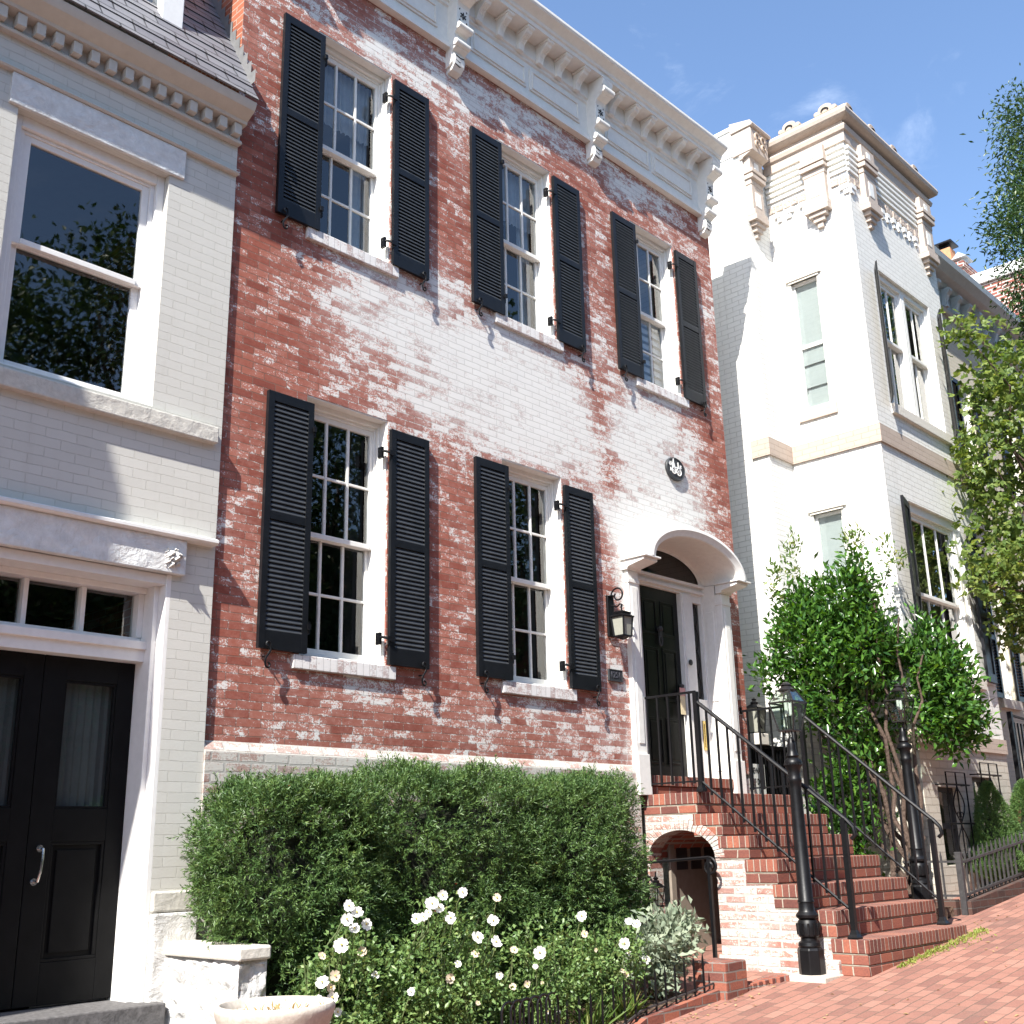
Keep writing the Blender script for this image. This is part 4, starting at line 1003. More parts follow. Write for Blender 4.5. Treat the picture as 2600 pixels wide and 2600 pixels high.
mb = MB(); mb.prism([(GY + .02, 3.676), (GY - .075, 3.676), (GY - .09, 3.69), (GY - .09, 3.71), (GY - .06, 3.725), (GY + .02, 3.735)], 'x', GX0, 4.12); mb.build('belt_course', 'graywood', gh)
mb = MB(); mb.prism([(GY + .02, 6.692), (GY - .035, 6.692), (GY - .045, 6.705), (GY - .035, 6.72), (GY + .02, 6.728)], 'x', GX0, 4.15); mb.build('string_course', 'graytrim', gh)
# dentil cornice
mb = MB()
mb.prism([(GY + .02, 6.96), (GY - .05, 6.96), (GY - .055, 6.975), (GY - .045, 6.995), (GY - .02, 7.0), (GY - .02, 7.10), (GY - .115, 7.105), (GY - .12, 7.13), (GY - .16, 7.15), (GY - .215, 7.18), (GY - .235, 7.215), (GY - .24, 7.245), (.3, 7.245), (.3, 6.96)], 'x', GX0, 4.15)
gc = mb.build('cornice', 'graytrim', gh, smooth=True, sharp=25)
dm = MB(); dm.box(-.032, .032, GY - .10, GY - .018, 7.005, 7.098); ds = dm.build('dentil', 'graytrim', bevel=.004)
for i in range(32): inst(ds, 'dentil', gc, (4.085 - i * .131, 0, 0))
bpy.data.objects.remove(ds)
# mansard: overlapping slate courses
mb = MB(); nrow = 11
for r in range(nrow):
    z0 = 7.262 + r * .165; z1 = z0 + .19; y0 = -.285 + (z0 - 7.262) * .561; y1 = y0 + .19 * .561
    mb.add([(GX0, y0 - .012, z0), (4.15, y0 - .012, z0), (4.15, y1, z1), (GX0, y1, z1), (GX0, y0 + .01, z0), (4.15, y0 + .01, z0)], [(0, 1, 2, 3), (0, 4, 5, 1)])
mb.build('mansard_roof', 'slate', gh)
mb = MB(); mb.box(GX0, 4.149, .75, 9, 9.0, 9.1); mb.build('roof', 'flash', gh)
mb = MB()                                                        # stepped flashing against the red brick gable
for i in range(1, 12):
    z0 = 7.35 + i * .115; y = -.285 + (z0 - 7.262) * .561
    mb.add([(4.144, y - .065, z0), (4.144, y + .03, z0), (4.144, y + .095, z0 + .115), (4.144, y - .065, z0 + .115)], [(0, 1, 2, 3)])
mb.build('flashing', 'flash', gh)
# dormer
mb = MB(); mb.box(3.44, 3.62, .0, .5, 7.72, 9.2); mb.box(2.2, 2.38, .0, .5, 7.72, 9.2); mb.box(2.2, 3.62, -.03, .5, 7.66, 7.72); mb.box(2.2, 3.62, 0, .5, 9.2, 9.4); mb.box(2.38, 3.44, .03, .1, 7.72, 7.80)
dr = mb.build('dormer', 'graywood', gh, bevel=.006)
mb = MB(); mb.add([(2.38, .09, 7.8), (3.44, .09, 7.8), (3.44, .09, 9.2), (2.38, .09, 9.2)], [(0, 1, 2, 3)]); mb.build('pane', 'glass', dr)
# double door, transom
mb = MB(); y0 = .24
mb.box(3.79, 3.826, GY + .0, y0 + .06, .74, 3.43); mb.box(2.44, 2.476, GY, y0 + .06, .74, 3.43); mb.box(2.476, 3.79, GY + .012, y0 + .06, 3.36, 3.43)
mb.box(3.755, 3.79, .06, y0 + .06, .74, 3.36); mb.box(2.476, 2.51, .06, y0 + .06, .74, 3.36)
mb.box(2.51, 3.755, .14, y0 + .06, 2.85, 2.98); mb.box(2.51, 3.755, .115, .14, 2.93, 2.985)
mb.box(2.51, 3.755, .20, y0 + .05, 2.98, 3.02); mb.box(2.51, 3.755, .16, y0 + .05, 3.32, 3.36)
for x in (2.95, 3.335): mb.box(x - .016, x + .016, .21, y0 + .05, 3.02, 3.32)
mb.box(3.715, 3.755, .19, y0 + .05, 3.02, 3.32); mb.box(2.51, 2.55, .19, y0 + .05, 3.02, 3.32)
gdf = mb.build('door_frame', 'graywood', gh, bevel=.004)
mb = MB(); mb.add([(2.5, .26, 3.0), (3.76, .26, 3.0), (3.76, .26, 3.34), (2.5, .26, 3.34)], [(0, 1, 2, 3)]); mb.build('transom_pane', 'glass', gdf)
for (xa, xb, s_) in ((3.135, 3.755, 1), (2.51, 3.13, -1)):
    mb = MB(); ga, gb = xa + .145, xb - .12
    mb.box(xa, ga, .245, .29, .76, 2.85); mb.box(gb, xb, .245, .29, .76, 2.85)
    for (za, zb) in ((2.70, 2.85), (1.70, 1.90), (.76, 1.0)): mb.box(ga, gb, .245, .29, za, zb)
    mb.box(ga, gb, .272, .285, 1.0, 1.70); mb.box(ga + .05, gb - .05, .258, .272, 1.05, 1.65)
    for q in ((ga, gb, 1.68, 1.70), (ga, gb, 1.0, 1.02), (ga, ga + .02, 1.02, 1.68), (gb - .02, gb, 1.02, 1.68)): mb.box(q[0], q[1], .25, .272, q[2], q[3])
    for q in ((ga, gb, 1.90, 1.915), (ga, gb, 2.685, 2.70), (ga, ga + .015, 1.915, 2.685), (gb - .015, gb, 1.915, 2.685)): mb.box(q[0], q[1], .252, .285, q[2], q[3])
    d = mb.build('door', 'charcoal', gh, bevel=.004)
    mb = MB(); mb.add([(ga, .275, 1.90), (gb, .275, 1.90), (gb, .275, 2.70), (ga, .275, 2.70)], [(0, 1, 2, 3)]); mb.build('pane', 'glass', d)
    mb = MB(); vs = []
    for j in range(25): x = ga - .04 + (gb - ga + .08) * j / 24; vs += [(x, .33 + .006 * math.sin(j * 2), 1.88), (x, .33 + .006 * math.sin(j * 2), 2.72)]
    mb.add(vs, [(2 * j, 2 * j + 2, 2 * j + 3, 2 * j + 1) for j in range(24)]); mb.build('curtain', 'doorcurtain', d)
    if s_ > 0:
        hx = xa + .075; mb = MB(); mb.tube([(hx, .245, 1.66), (hx, .19, 1.655), (hx - .005, .175, 1.60), (hx - .012, .175, 1.52), (hx - .018, .19, 1.47), (hx - .02, .245, 1.465)], .009, 8); mb.tube([(hx, .245, 1.66), (hx, .232, 1.66)], .022, 12); mb.tube([(hx - .02, .245, 1.465), (hx - .02, .232, 1.465)], .022, 12); mb.build('handle', 'chrome', d, smooth=True)
mb = MB(); mb.box(2.3, 3.90, GY - .14, .33, .58, .745); mb.box(2.2, 3.92, GY - .42, GY - .141, .42, .60); mb.box(2.2, 3.92, GY - .70, GY - .421, .26, .44); mb.box(2.2, 3.92, GY - .98, GY - .701, .1, .28)
mb.build('door_step', 'darkstone', gh, bevel=.01)
mb = MB(); mb.box(3.83, 4.147, GY - .025, GY + .02, 1.26, 1.385); mb.build('base_stone', 'stonesill', gh, bevel=.012)
mb = MB(); mb.box(3.83, 4.147, GY - .05, GY + .02, .1, 1.255); mb.build('base_rubble', 'rubble', gh, bevel=.015)
# unseen oriel-shaped shadow caster, its outline set by the shadow on the facade
mb = MB(); mb.box(-4.2, -.95, -1.25, GY, -.6, 6.6); mb.build('shadow_caster_wall', 'graybrick', gh)
mb = MB()
out = [(-4.5, 6.45), (-.12, 6.45), (-.15, 6.75), (-.33, 8.0), (-.56, 8.6), (-.78, 8.85), (-1.1, 9.0), (-4.3, 9.0)]
mb.prism(out, 'y', -1.3, GY - .01); mb.build('shadow_caster_roof', 'slate', gh)

# stone stair wall and coping beside the gray house door
sw_ = thing('stair_wall', (4.03, -.45, 0), 'white rubble stone stair wall with smooth coping slab', 'wall')
mb = MB(); n1, n2 = 14, 12
def rub(u, v, s): return .03 * lump((u * 6.1, v * 6.3, s), 1.0) + .026 * lump((u * 14, v * 15, s + 5), 1.0) + .014 * lump((u * 34, v * 31, s + 9), 1.0) - (.03 if abs((v + .1) % .37 - .185) > .175 else 0)
idx = []
for (orient, u0, u1) in (('L', -.88, -.04), ('F', 3.935, 4.125)):
    b = len(mb.v); nu = 40 if orient == 'L' else 12; nv = 50
    for j in range(nv + 1):
        for i in range(nu + 1):
            u = u0 + (u1 - u0) * i / nu; z = -.1 + 1.105 * j / nv; d = rub(u, z, 1 if orient == 'L' else 9)
            if i in (0, nu): d = 0
            mb.v.append((3.935 - d, u, z) if orient == 'L' else (u, -.88 - d, z))
    for j in range(nv):
        for i in range(nu): mb.f.append((b + j * (nu + 1) + i, b + j * (nu + 1) + i + 1, b + (j + 1) * (nu + 1) + i + 1, b + (j + 1) * (nu + 1) + i)); mb.m.append(0)
mb.add([(4.125, -.88, -.1), (4.125, -.04, -.1), (4.125, -.04, 1.005), (4.125, -.88, 1.005)], [(0, 1, 2, 3)])
mb.build('rubble_wall', 'rubble', sw_, smooth=True, sharp=50)
mb = MB(); mb.box(3.915, 4.14, -.905, -.062, 1.007, 1.085); mb.build('coping', 'coping', sw_, bevel=.014)
# planter bowl on a pedestal
pb = thing('planter_bowl', (3.86, -1.55, .1), 'round concrete planter bowl with a few dead stems below the stair wall', 'planter')
cxp, cyp = 3.74, -1.52
mb = MB(); mb.lathe([(.14, -.38), (.18, -.30), (.26, -.16), (.302, -.05), (.312, -.02), (.312, .0), (.302, .012), (.284, .012), (.275, .0), (.266, -.03), (.24, -.045), (.0, -.05)], (cxp, cyp, .84), 48)
mb.build('bowl', 'concrete', pb, smooth=True, sharp=40)
mb = MB(); mb.box(cxp - .16, cxp + .16, cyp - .16, cyp + .16, .05, .46); mb.build('pedestal', 'concrete', pb, bevel=.01)
mb = MB(); mb.lathe([(.0, 0), (.25, 0), (.25, .006), (0, .012)], (cxp, cyp, .79), 30); mb.build('soil', 'coping', pb)
n = 90; P = np.stack([cxp + RNG.uniform(-.22, .24, n), cyp + RNG.uniform(-.2, .2, n), np.full(n, .80)], 1)
leaves('dead_sprigs', P, unit(n, 1.2), unit(n), RNG.uniform(.02, .07, n), .012, 'dryleaf', pb)

# ------------------------------------------------------------------ 5. WHITE HOUSE WITH SQUARE BAY
wh = thing('white_brick_house', (13.5, 0, .9), 'bright white painted brick house with a square bay and tan trimmed parapet', 'house')
AX, AY, BX, CY, DX = 12.0, -.036, 12.578, -1.25, 15.2
TOPW = 10.70
mb = MB()
grid_wall(mb, AY, 6.0, .3, TOPW + .02, [], LEFT(AX), None)
grid_wall(mb, AX, BX, .3, TOPW, [], FRONT(AY), None)
side_ops = [(-.655, -.27, 6.98, 8.80, .07), (-.64, -.25, 3.9, 5.56, .07)]
grid_wall(mb, CY, AY, 2.72, TOPW, side_ops, LEFT(BX), None, .07)
front_ops = [(13.16, 14.72, 6.92, 8.87, .08), (13.16, 14.70, 3.55, 5.65, .08)]
grid_wall(mb, BX, DX, 2.72, TOPW, front_ops, FRONT(CY), None, .08)
mb.add([(DX, CY, .3), (DX, 6, .3), (DX, 6, TOPW), (DX, CY, TOPW)], [(0, 1, 2, 3)])
mb.add([(DX, AY, .3), (17.4, AY, .3), (17.4, AY, TOPW), (DX, AY, TOPW)], [(0, 1, 2, 3)])
mb.build('wall', 'whitebrick', wh)
mb = MB()
base_ops = [(12.95, 13.56, 1.3, 2.17, .12), (13.98, 14.6, 1.3, 2.31, .12)]
grid_wall(mb, BX, DX, .3, 2.64, base_ops, FRONT(CY), None, .12); grid_wall(mb, CY, AY, .3, 2.72, [], LEFT(BX), None)
mb.build('basement_wall', 'basebrick', wh)
mb = MB(); mb.box(BX + .1, DX - .05, -.9, -.85, .5, 10.5); mb.box(BX + .3, BX + .32, CY + .25, -.1, .5, 10.5); mb.build('room_partition', 'roomwall', wh)
mb = MB(); mb.box(AX + .05, 17.3, AY + .02, 6, TOPW - .1, TOPW - .02); mb.box(BX + .05, DX - .05, CY + .1, AY + .019, TOPW - .1, TOPW - .02); mb.build('roof', 'flash', wh)
# belt courses
path = [(AX, .20), (AX, AY), (BX, AY), (BX, CY), (DX, CY)]
def band(z0, z1, out, p, name, mat):
    mb = MB(); mb.sweep([(-.01, z0), (-.01, z1), (out, z1), (out, z0)], [(a, b) for a, b in p][::1]); return mb.build(name, mat, wh)
# sweep() puts 'out' to the right of travel: travel so that outside lies right
band(6.285, 6.52, .03, path, 'belt_course', 'tanbrick')
band(2.62, 2.80, .03, [(BX, AY), (BX, CY), (DX, CY)], 'plinth_course', 'tanbrick')
# parapet coping of the side wall and corner pier
mb = MB(); mb.box(AX - .012, AX + .3, .09, 6, TOPW, 11.10); mb.box(AX - .03, AX + .33, .09, 6, 11.10, 11.16); mb.build('parapet', 'white', wh)
cpt = MB(); cpt.box(AX - .03, AX + .40, AY - .19, .09, 10.66, 11.02); cpt.prism([(.09, 11.02), (AY - .22, 11.02), (AY - .235, 11.05), (AY - .20, 11.11), (.09, 11.19)], 'x', AX - .05, AX + .45)
cpt.prism([(AY - .02, 10.58), (AY - .03, 10.60), (AY - .19, 10.66), (.0, 10.66), (.0, 10.58)], 'x', AX - .02, AX + .39); cpt.build('pier_cap', 'tan', wh, bevel=.008)
orn = MB()
for s_ in (-1, 1):
    for (r, zz, xx) in ((.06, 10.90, .075), (.05, 10.79, .08)):
        orn.tube([(AX + .19 + s_ * xx + r * .9 * math.cos(a * s_), AY - .198, zz + r * math.sin(a)) for a in [i * .42 for i in range(13)]], .016, 6)
orn.build('pier_ornament', 'tancap', wh, smooth=True)
def corbel(mb, u0, u1, fm, zt=10.62):
    """stepped bracket against a wall; fm(u, z, out) gives the point"""
    def bx(a, b, o, z0, z1, i=0.0):
        p = [fm(a, z0, i), fm(b, z0, i), fm(b, z0, o), fm(a, z0, o), fm(a, z1, i), fm(b, z1, i), fm(b, z1, o), fm(a, z1, o)]
        mb.add(p, [(0, 1, 2, 3), (4, 7, 6, 5), (0, 4, 5, 1), (1, 5, 6, 2), (2, 6, 7, 3), (3, 7, 4, 0)])
    w = u1 - u0; c = (u0 + u1) / 2
    bx(u0, u1, .10, 10.42, zt); bx(u0 - .02, u1 + .02, .14, 10.36, 10.42); bx(u0 - .01, u1 + .01, .13, 10.28, 10.345); bx(u0, u1, .10, 10.345, 10.36); bx(u0 + .01, u1 - .01, .09, 10.20, 10.28)
    bx(u0 + .02, u1 - .02, .085, 9.80, 10.20); bx(u0, u1, .115, 9.72, 9.80); bx(u0 + .0, u1 - .0, .13, 9.64, 9.72)
    bx(c - w * .36, c + w * .36, .10, 9.58, 9.64); bx(c - w * .24, c + w * .24, .07, 9.51, 9.58); bx(c - w * .12, c + w * .12, .045, 9.43, 9.51)
def tilep(mb, u0, u1, z0, z1, o, fm):
    p = [fm(u0, z0, .0), fm(u1, z0, 0), fm(u1, z0, o), fm(u0, z0, o), fm(u0, z1, 0), fm(u1, z1, 0), fm(u1, z1, o), fm(u0, z1, o)]
    mb.add(p, [(0, 1, 2, 3), (4, 7, 6, 5), (0, 4, 5, 1), (1, 5, 6, 2), (2, 6, 7, 3), (3, 7, 4, 0)])
FS = lambda u, z, o: (BX - o, u, z)
FF = lambda u, z, o: (u, CY - o, z)
FA = lambda u, z, o: (u, AY - o, z)
for (fm, u0, u1) in ((FS, -.985, -.64), (FF, 12.88, 13.26), (FF, 14.70, 15.08), (FA, 12.03, 12.36)):
    mb = MB(); corbel(mb, u0, u1, fm); mb.build('corbel', 'tan', wh, bevel=.005)
    mb = MB(); c = (u0 + u1) / 2; tilep(mb, c - .07, c + .07, 9.88, 10.10, .092, fm); mb.build('corbel_tile', 'white', wh, bevel=.006); mb = MB(); tilep(mb, c - .05, c + .05, 10.45, 10.56, .11, fm); mb.build('corbel_tile', 'white', wh, bevel=.006)
# ribbed panels and relief tiles between corbels
def panel(fm, u0, u1, n=5):
    mb = MB()
    for i in range(n): tilep(mb, u0, u1, 10.50 - i * .085 - .045, 10.50 - i * .085, .05 - i * .006, fm)
    mb.build('ribbed_panel', 'white', wh, bevel=.004)
    m2 = MB(); k_ = max(1, int((u1 - u0) / .115))
    for i in range(k_): tilep(m2, u0 + (u1 - u0) * i / k_ + .008, u0 + (u1 - u0) * (i + 1) / k_ - .008, 9.955, 10.055, .022 if i % 2 else .012, fm)
    m2.build('relief_tile', 'tile', wh)
    m3 = MB(); k_ = max(1, int((u1 - u0) / .17))
    for i in range(k_):
        a = u0 + (u1 - u0) * i / k_; w_ = (u1 - u0) / k_; tilep(m3, a, a + w_ * .5, 9.85, 9.92, .035, fm); tilep(m3, a + w_ * .2, a + w_ * .6, 9.78, 9.846, .025, fm) if i % 2 else tilep(m3, a + w_ * .0, a + w_ * .3, 9.78, 9.846, .025, fm)
    m3.build('corbel_teeth', 'white', wh)
panel(FS, -.63, -.05); panel(FS, -1.25, -1.0); panel(FF, 12.59, 12.86); panel(FF, 13.29, 14.68); panel(FF, 15.10, 15.19)
# main cornice roll and frieze
p3 = [(BX, AY - .02), (BX, CY), (DX, CY), (DX, 2)]
mb = MB(); roll = [(-.02, 10.56), (.03, 10.56), (.03, 10.70), (.06, 10.715), (.075, 10.77), (.06, 10.80), (.03, 10.805), (.03, 10.86), (.09, 10.87), (.14, 10.91), (.155, 10.96), (.14, 11.01), (.09, 11.05), (.0, 11.07), (-.15, 11.07), (-.15, 10.56)]
mb.sweep(roll, p3); mb.build('cornice', 'tan', wh, smooth=True, sharp=30)
# crest ornaments on the coping: scroll with side ears
def crest(fm, u):
    mb = MB(); pr = []
    for i in range(13): a = PI * i / 12; pr.append((u + .10 * math.cos(a), 11.07 + .075 + .065 * math.sin(a)))
    pr += [(u - .105, 11.13), (u - .13, 11.145), (u - .165, 11.13), (u - .17, 11.09), (u - .14, 11.07), (u + .14, 11.07), (u + .17, 11.09), (u + .165, 11.13), (u + .13, 11.145), (u + .105, 11.13)]
    vs = [fm(p[0], p[1], -.02) for p in pr] + [fm(p[0], p[1], .07) for p in pr]; n_ = len(pr)
    mb.add(vs, [(i, (i + 1) % n_, n_ + (i + 1) % n_, n_ + i) for i in range(n_)] + [tuple(range(n_)), tuple(range(n_, 2 * n_))[::-1]])
    mb.build('crest_ornament', 'tancap', wh, bevel=.01)
    mb = MB(); mb.tube([fm(u + .05 * math.cos(a), 11.10 + .04 * math.sin(a), .075) for a in [PI * i / 8 for i in range(9)]], .012, 5); mb.build('crest_eye', 'ink', wh)
for u in (-1.07, -.52): crest(FS, u)
for u in (12.75, 13.42, 14.1, 14.8, 15.02 + .45 - .4): crest(FF, u) if u < 15 else None
# side windows (face -x): built on LEFT plane
def side_window(u0, u1, z0, z1, zm, blind):
    mb = MB(); X = BX
    def bx(a, b, x0, x1, za, zb): mb.box(x0, x1, a, b, za, zb)
    c_ = .035
    bx(u0, u0 + c_, X + .05, X + .1, z0, z1); bx(u1 - c_, u1, X + .05, X + .1, z0, z1); bx(u0 + c_, u1 - c_, X + .05, X + .1, z1 - c_, z1); bx(u0 + c_, u1 - c_, X + .05, X + .1, z0, z0 + c_)
    bx(u0 + c_, u1 - c_, X + .055, X + .09, zm - .025, zm + .025)
    w = mb.build('window', 'white', wh, bevel=.003)
    p = MB(); p.add([(X + .07, u0, z0), (X + .07, u1, z0), (X + .07, u1, z1), (X + .07, u0, z1)], [(0, 1, 2, 3)]); p.build('pane', 'glass', w)
    b = MB()
    for (za, zb) in blind: b.box(X + .085, X + .09, u0 + .036, u1 - .036, za, zb)
    b.box(X + .11, X + .112, u0 + .036, u1 - .036, z0 + .04, z1 - .04)
    b.build('blind', 'shade', w)
    s_ = MB(); s_.box(X - .03, X + .02, u0 - .09, u1 + .07, z0 - .165, z0 - .02); s_.build('sill', 'tan', w, bevel=.006)
    l_ = MB(); l_.box(X - .035, X + .03, u0 - .07, u1 + .06, z1 + .03, z1 + .10); l_.box(X - .02, X + .03, u0 - .03, u1 + .03, z1 + .0, z1 + .03); l_.build('lintel', 'coping', w)
side_window(-.655, -.27, 6.98, 8.80, 7.87, ((7.62, 8.8), (7.30, 7.58), (7.0, 7.22)))
side_window(-.64, -.25, 3.9, 5.56, 4.75, ((4.4, 5.56),))
# bay front windows: paired sashes
for (z0, z1, zm, cols, rows) in ((6.92, 8.87, 7.93, 2, 2), (3.55, 5.65, 4.50, 3, 1)):
    lo, hi = 13.16, 14.72 if z0 > 6 else 14.70; midx = (lo + hi) / 2
    if z0 > 6:
        for (a, b) in ((lo, midx), (midx, hi)): sash_window(wh, (a + b) / 2, (b - a) / 2, z0, z1, zm, CY + .0, 1, cols, 1, .04, casing=.06)
    else: sash_window(wh, midx, (hi - lo) / 2, z0, z1, zm, CY, 1, 3, 1, .045, casing=.09)
    mb = MB(); mb.box(lo - .14, hi + .06, CY - .05, CY + .04, z0 - .14, z0 - .004); mb.build('sill', 'coping', wh, bevel=.008)
    mb = MB(); mb.box(lo, hi, CY + .45, CY + .46, z0, z1); mb.build('curtain', 'bluecurt', wh)
def panel_shutter(x0, x1, z0, z1, ang, hinge_left=True, mat='shutterslate', nm='shutter'):
    w = x1 - x0; mb = MB(); t = .04
    def R(u, d, z):
        u_, d_ = (u, d)
        c, s_ = math.cos(ang), math.sin(ang)
        if hinge_left: return (x1 - (w - u_) * c - d_ * s_, CY - .02 - (w - u_) * s_ - d_ * c, z) if True else None
    def bx(a, b, d0, d1, za, zb):
        p = [R(a, d0, za), R(b, d0, za), R(b, d1, za), R(a, d1, za), R(a, d0, zb), R(b, d0, zb), R(b, d1, zb), R(a, d1, zb)]
        mb.add(p, [(0, 1, 2, 3), (4, 7, 6, 5), (0, 4, 5, 1), (1, 5, 6, 2), (2, 6, 7, 3), (3, 7, 4, 0)])
    bx(0, w, 0, t * .6, z0, z1)
    for (a, b, za, zb) in ((0, .06, z0, z1), (w - .06, w, z0, z1), (.06, w - .06, z1 - .09, z1), (.06, w - .06, z0, z0 + .12), (.06, w - .06, (z0 + z1) / 2 - .18, (z0 + z1) / 2 - .08)): bx(a, b, t * .6, t, za, zb)
    mb.build(nm, mat, wh, bevel=.004)
panel_shutter(12.64, 13.06, 3.55, 5.58, .25)
panel_shutter(14.74, 15.12, 3.52, 5.6, .10)
# narrow edge-on louvred shutters of the upper bay window, swung out from the wall
for (xa, z0, z1) in ((12.98, 6.90, 8.78), (14.93, 6.90, 8.78)):
    mb = MB(); c, s_ = math.cos(1.02), math.sin(1.02); w = .40
    def R(u, d, z): return (xa - u * c - d * s_, CY - .02 - u * s_ * .35 + d * c * -1 * .0 - d, z)
    for (a, b, za, zb) in ((0, .06, z0, z1), (w - .06, w, z0, z1), (.06, w - .06, z1 - .08, z1), (.06, w - .06, z0, z0 + .1), (.06, w - .06, (z0 + z1) / 2 - .03, (z0 + z1) / 2 + .03)):
        p = [R(a, 0, za), R(b, 0, za), R(b, .035, za), R(a, .035, za), R(a, 0, zb), R(b, 0, zb), R(b, .035, zb), R(a, .035, zb)]
        mb.add(p, [(0, 1, 2, 3), (4, 7, 6, 5), (0, 4, 5, 1), (1, 5, 6, 2), (2, 6, 7, 3), (3, 7, 4, 0)])
    for i in range(36):
        zc = z0 + .12 + (z1 - z0 - .22) * i / 36
        mb.add([R(.06, .03, zc), R(w - .06, .03, zc), R(w - .06, .004, zc + .04), R(.06, .004, zc + .04)], [(0, 1, 2, 3)])
    mb.build('shutter', 'black', wh)
# basement windows with wrought iron grilles
for (x0, x1, z0, z1) in ((12.95, 13.56, 1.3, 2.17), (13.98, 14.6, 1.3, 2.31)):
    mb = MB(); 
    for q in ((x0, x0 + .05, z0, z1), (x1 - .05, x1, z0, z1), (x0 + .05, x1 - .05, z1 - .05, z1), (x0 + .05, x1 - .05, (z0 + z1) / 2 - .03, (z0 + z1) / 2 + .03)): mb.box(q[0], q[1], CY + .08, CY + .12, q[2], q[3])
    w = mb.build('basement_window', 'oldiron', wh)
    p = MB(); p.add([(x0, CY + .11, z0), (x1, CY + .11, z0), (x1, CY + .11, z1), (x0, CY + .11, z1)], [(0, 1, 2, 3)]); p.build('pane', 'glass', w)
    g = MB(); c = (x0 + x1) / 2; yg = CY - .10
    for zz in (z1 + .02, (z0 + z1) / 2 + .02): g.tube([(x0 - .06, yg, zz), (x1 + .06, yg, zz)], .011, 5)
    for dx in (-.27, 0, .27): g.tube([(c + dx, yg, z0 - .1), (c + dx, yg, z1 + .16)], .009, 5)
    g.tube([(c - .27, yg, z1 + .16), (c + .27, yg, z1 + .16)], .006, 5)
    for (za, zb) in ((z0, (z0 + z1) / 2), ((z0 + z1) / 2 + .02, z1)):
        for s_ in (-1, 1):
            g.tube([(c + s_ * .15 * math.sin(PI * i / 12) ** 1.2, yg, za + (zb - za) * i / 12) for i in range(13)], .008, 5)
            g.tube([(c + s_ * (.05 + .03 * math.cos(a)), yg, za + .10 + .03 * math.sin(a)) for a in [i * .5 for i in range(13)]], .006, 5)
    for xx in (x0 - .05, x1 + .05): g.tube([(xx, yg, z1 + .02), (xx, CY + .02, z1 + .02)], .008, 5)
    g.build('iron_grille', 'iron', wh)

# ------------------------------------------------------------------ 6. alley gate, its sign, lantern
ag = thing('alley_gate', (11.5, .05, .9), 'black iron alley gate between the red and the white house', 'gate')
mb = MB(); mb.box(11.06, 11.09, .04, .08, .9, 2.66); mb.box(11.93, 11.96, .04, .08, .9, 2.66); mb.box(11.09, 11.93, .045, .075, 2.62, 2.66); mb.box(11.09, 11.93, .045, .075, 1.85, 1.88); mb.box(11.09, 11.93, .045, .075, 1.0, 1.03); mb.build('gate_frame', 'iron', ag)
mb = MB()
for i in range(13): xx = 11.12 + i * .065; mb.tube([(xx, .06, 1.0), (xx, .06, 2.64)], .007, 5)
mb.build('gate_bars', 'iron', ag)
mb = MB(); mb.box(11.09, 11.93, .08, .09, .95, 2.64); mb.build('backing_sheet', 'iron', ag)
sg = thing('warning_sign', (11.21, .03, 2.1), 'white warning sign with black lettering on the alley gate', 'sign')
mb = MB(); mb.box(11.06, 11.36, .030, .036, 2.09, 2.44); mb.build('panel', 'signwhite', sg)
text_mesh('BEWARE', .088, .001, 'lettering', 'ink', sg, (11.21, .0285, 2.365), sx=.78, thick=.002)
text_mesh('OF DOG', .088, .001, 'lettering', 'ink', sg, (11.21, .0285, 2.245), sx=.80, thick=.002)
gl = thing('gate_lantern', (11.4, .15, 2.6), 'white paned lantern with dark domed cap above the alley gate', 'lamp')
mb = MB(); c = (11.39, .11)
mb.prism([(11.28, .02), (11.50, .02), (11.50, .20), (11.28, .20)], 'z', 2.66, 2.79); mb.build('stone_cap', 'coping', gl, bevel=.008)
mb = MB(); frust(mb, c, .10, .03, 3.08, 3.13); mb.lathe([(.04, 0), (.05, .02), (.02, .04), (.03, .06), (0, .08)], (c[0], c[1], 3.125), 10)
for sx in (-1, 1):
    for sy in (-1, 1): mb.tube([(c[0] + sx * .066, c[1] + sy * .066, 2.80), (c[0] + sx * .088, c[1] + sy * .088, 3.08)], .008, 4)
mb.prism([(c[0] + sx * .07, c[1] + sy * .07) for sx, sy in ((-1, -1), (1, -1), (1, 1), (-1, 1))], 'z', 2.79, 2.805)
mb.tube([(11.30, .0, 3.04), (11.27, -.0, 2.97), (11.28, -.01, 2.87), (11.33, 0, 2.84)], .008, 6); mb.build('lantern_frame', 'iron', gl)
mb = MB(); frust(mb, c, .063, .084, 2.807, 3.078); mb.build('lantern_pane', 'frost', gl)

# ------------------------------------------------------------------ 7. right iron fence on brick kerb
rf = thing('iron_fence', (13, -1.8, .85), 'weathered gray iron picket fence on a brick kerb before the white bay', 'fence')
FX = 11.97; zr = lambda x: 1.37 + .105 * (x - FX); zk = lambda x: gz(x) + .13
mb = MB(); mb.add([(FX, -1.87, gz(FX) - .1), (20, -1.87, gz(20) - .1), (20, -1.72, gz(20) - .1), (FX, -1.72, gz(FX) - .1), (FX, -1.87, zk(FX)), (20, -1.87, zk(20)), (20, -1.72, zk(20)), (FX, -1.72, zk(FX))], [(0, 3, 2, 1), (4, 5, 6, 7), (0, 1, 5, 4), (1, 2, 6, 5), (2, 3, 7, 6), (3, 0, 4, 7)])
mb.box(FX - .10, FX + .0, -1.75, -1.25, gz(FX) - .1, zk(FX) + .02); mb.build('brick_kerb', 'darkkerb', rf)
mb = MB(); mb.box(FX - .03, FX + .03, -1.83, -1.77, gz(FX) - .02, 1.46); mb.build('corner_post', 'oldiron', rf, bevel=.004)
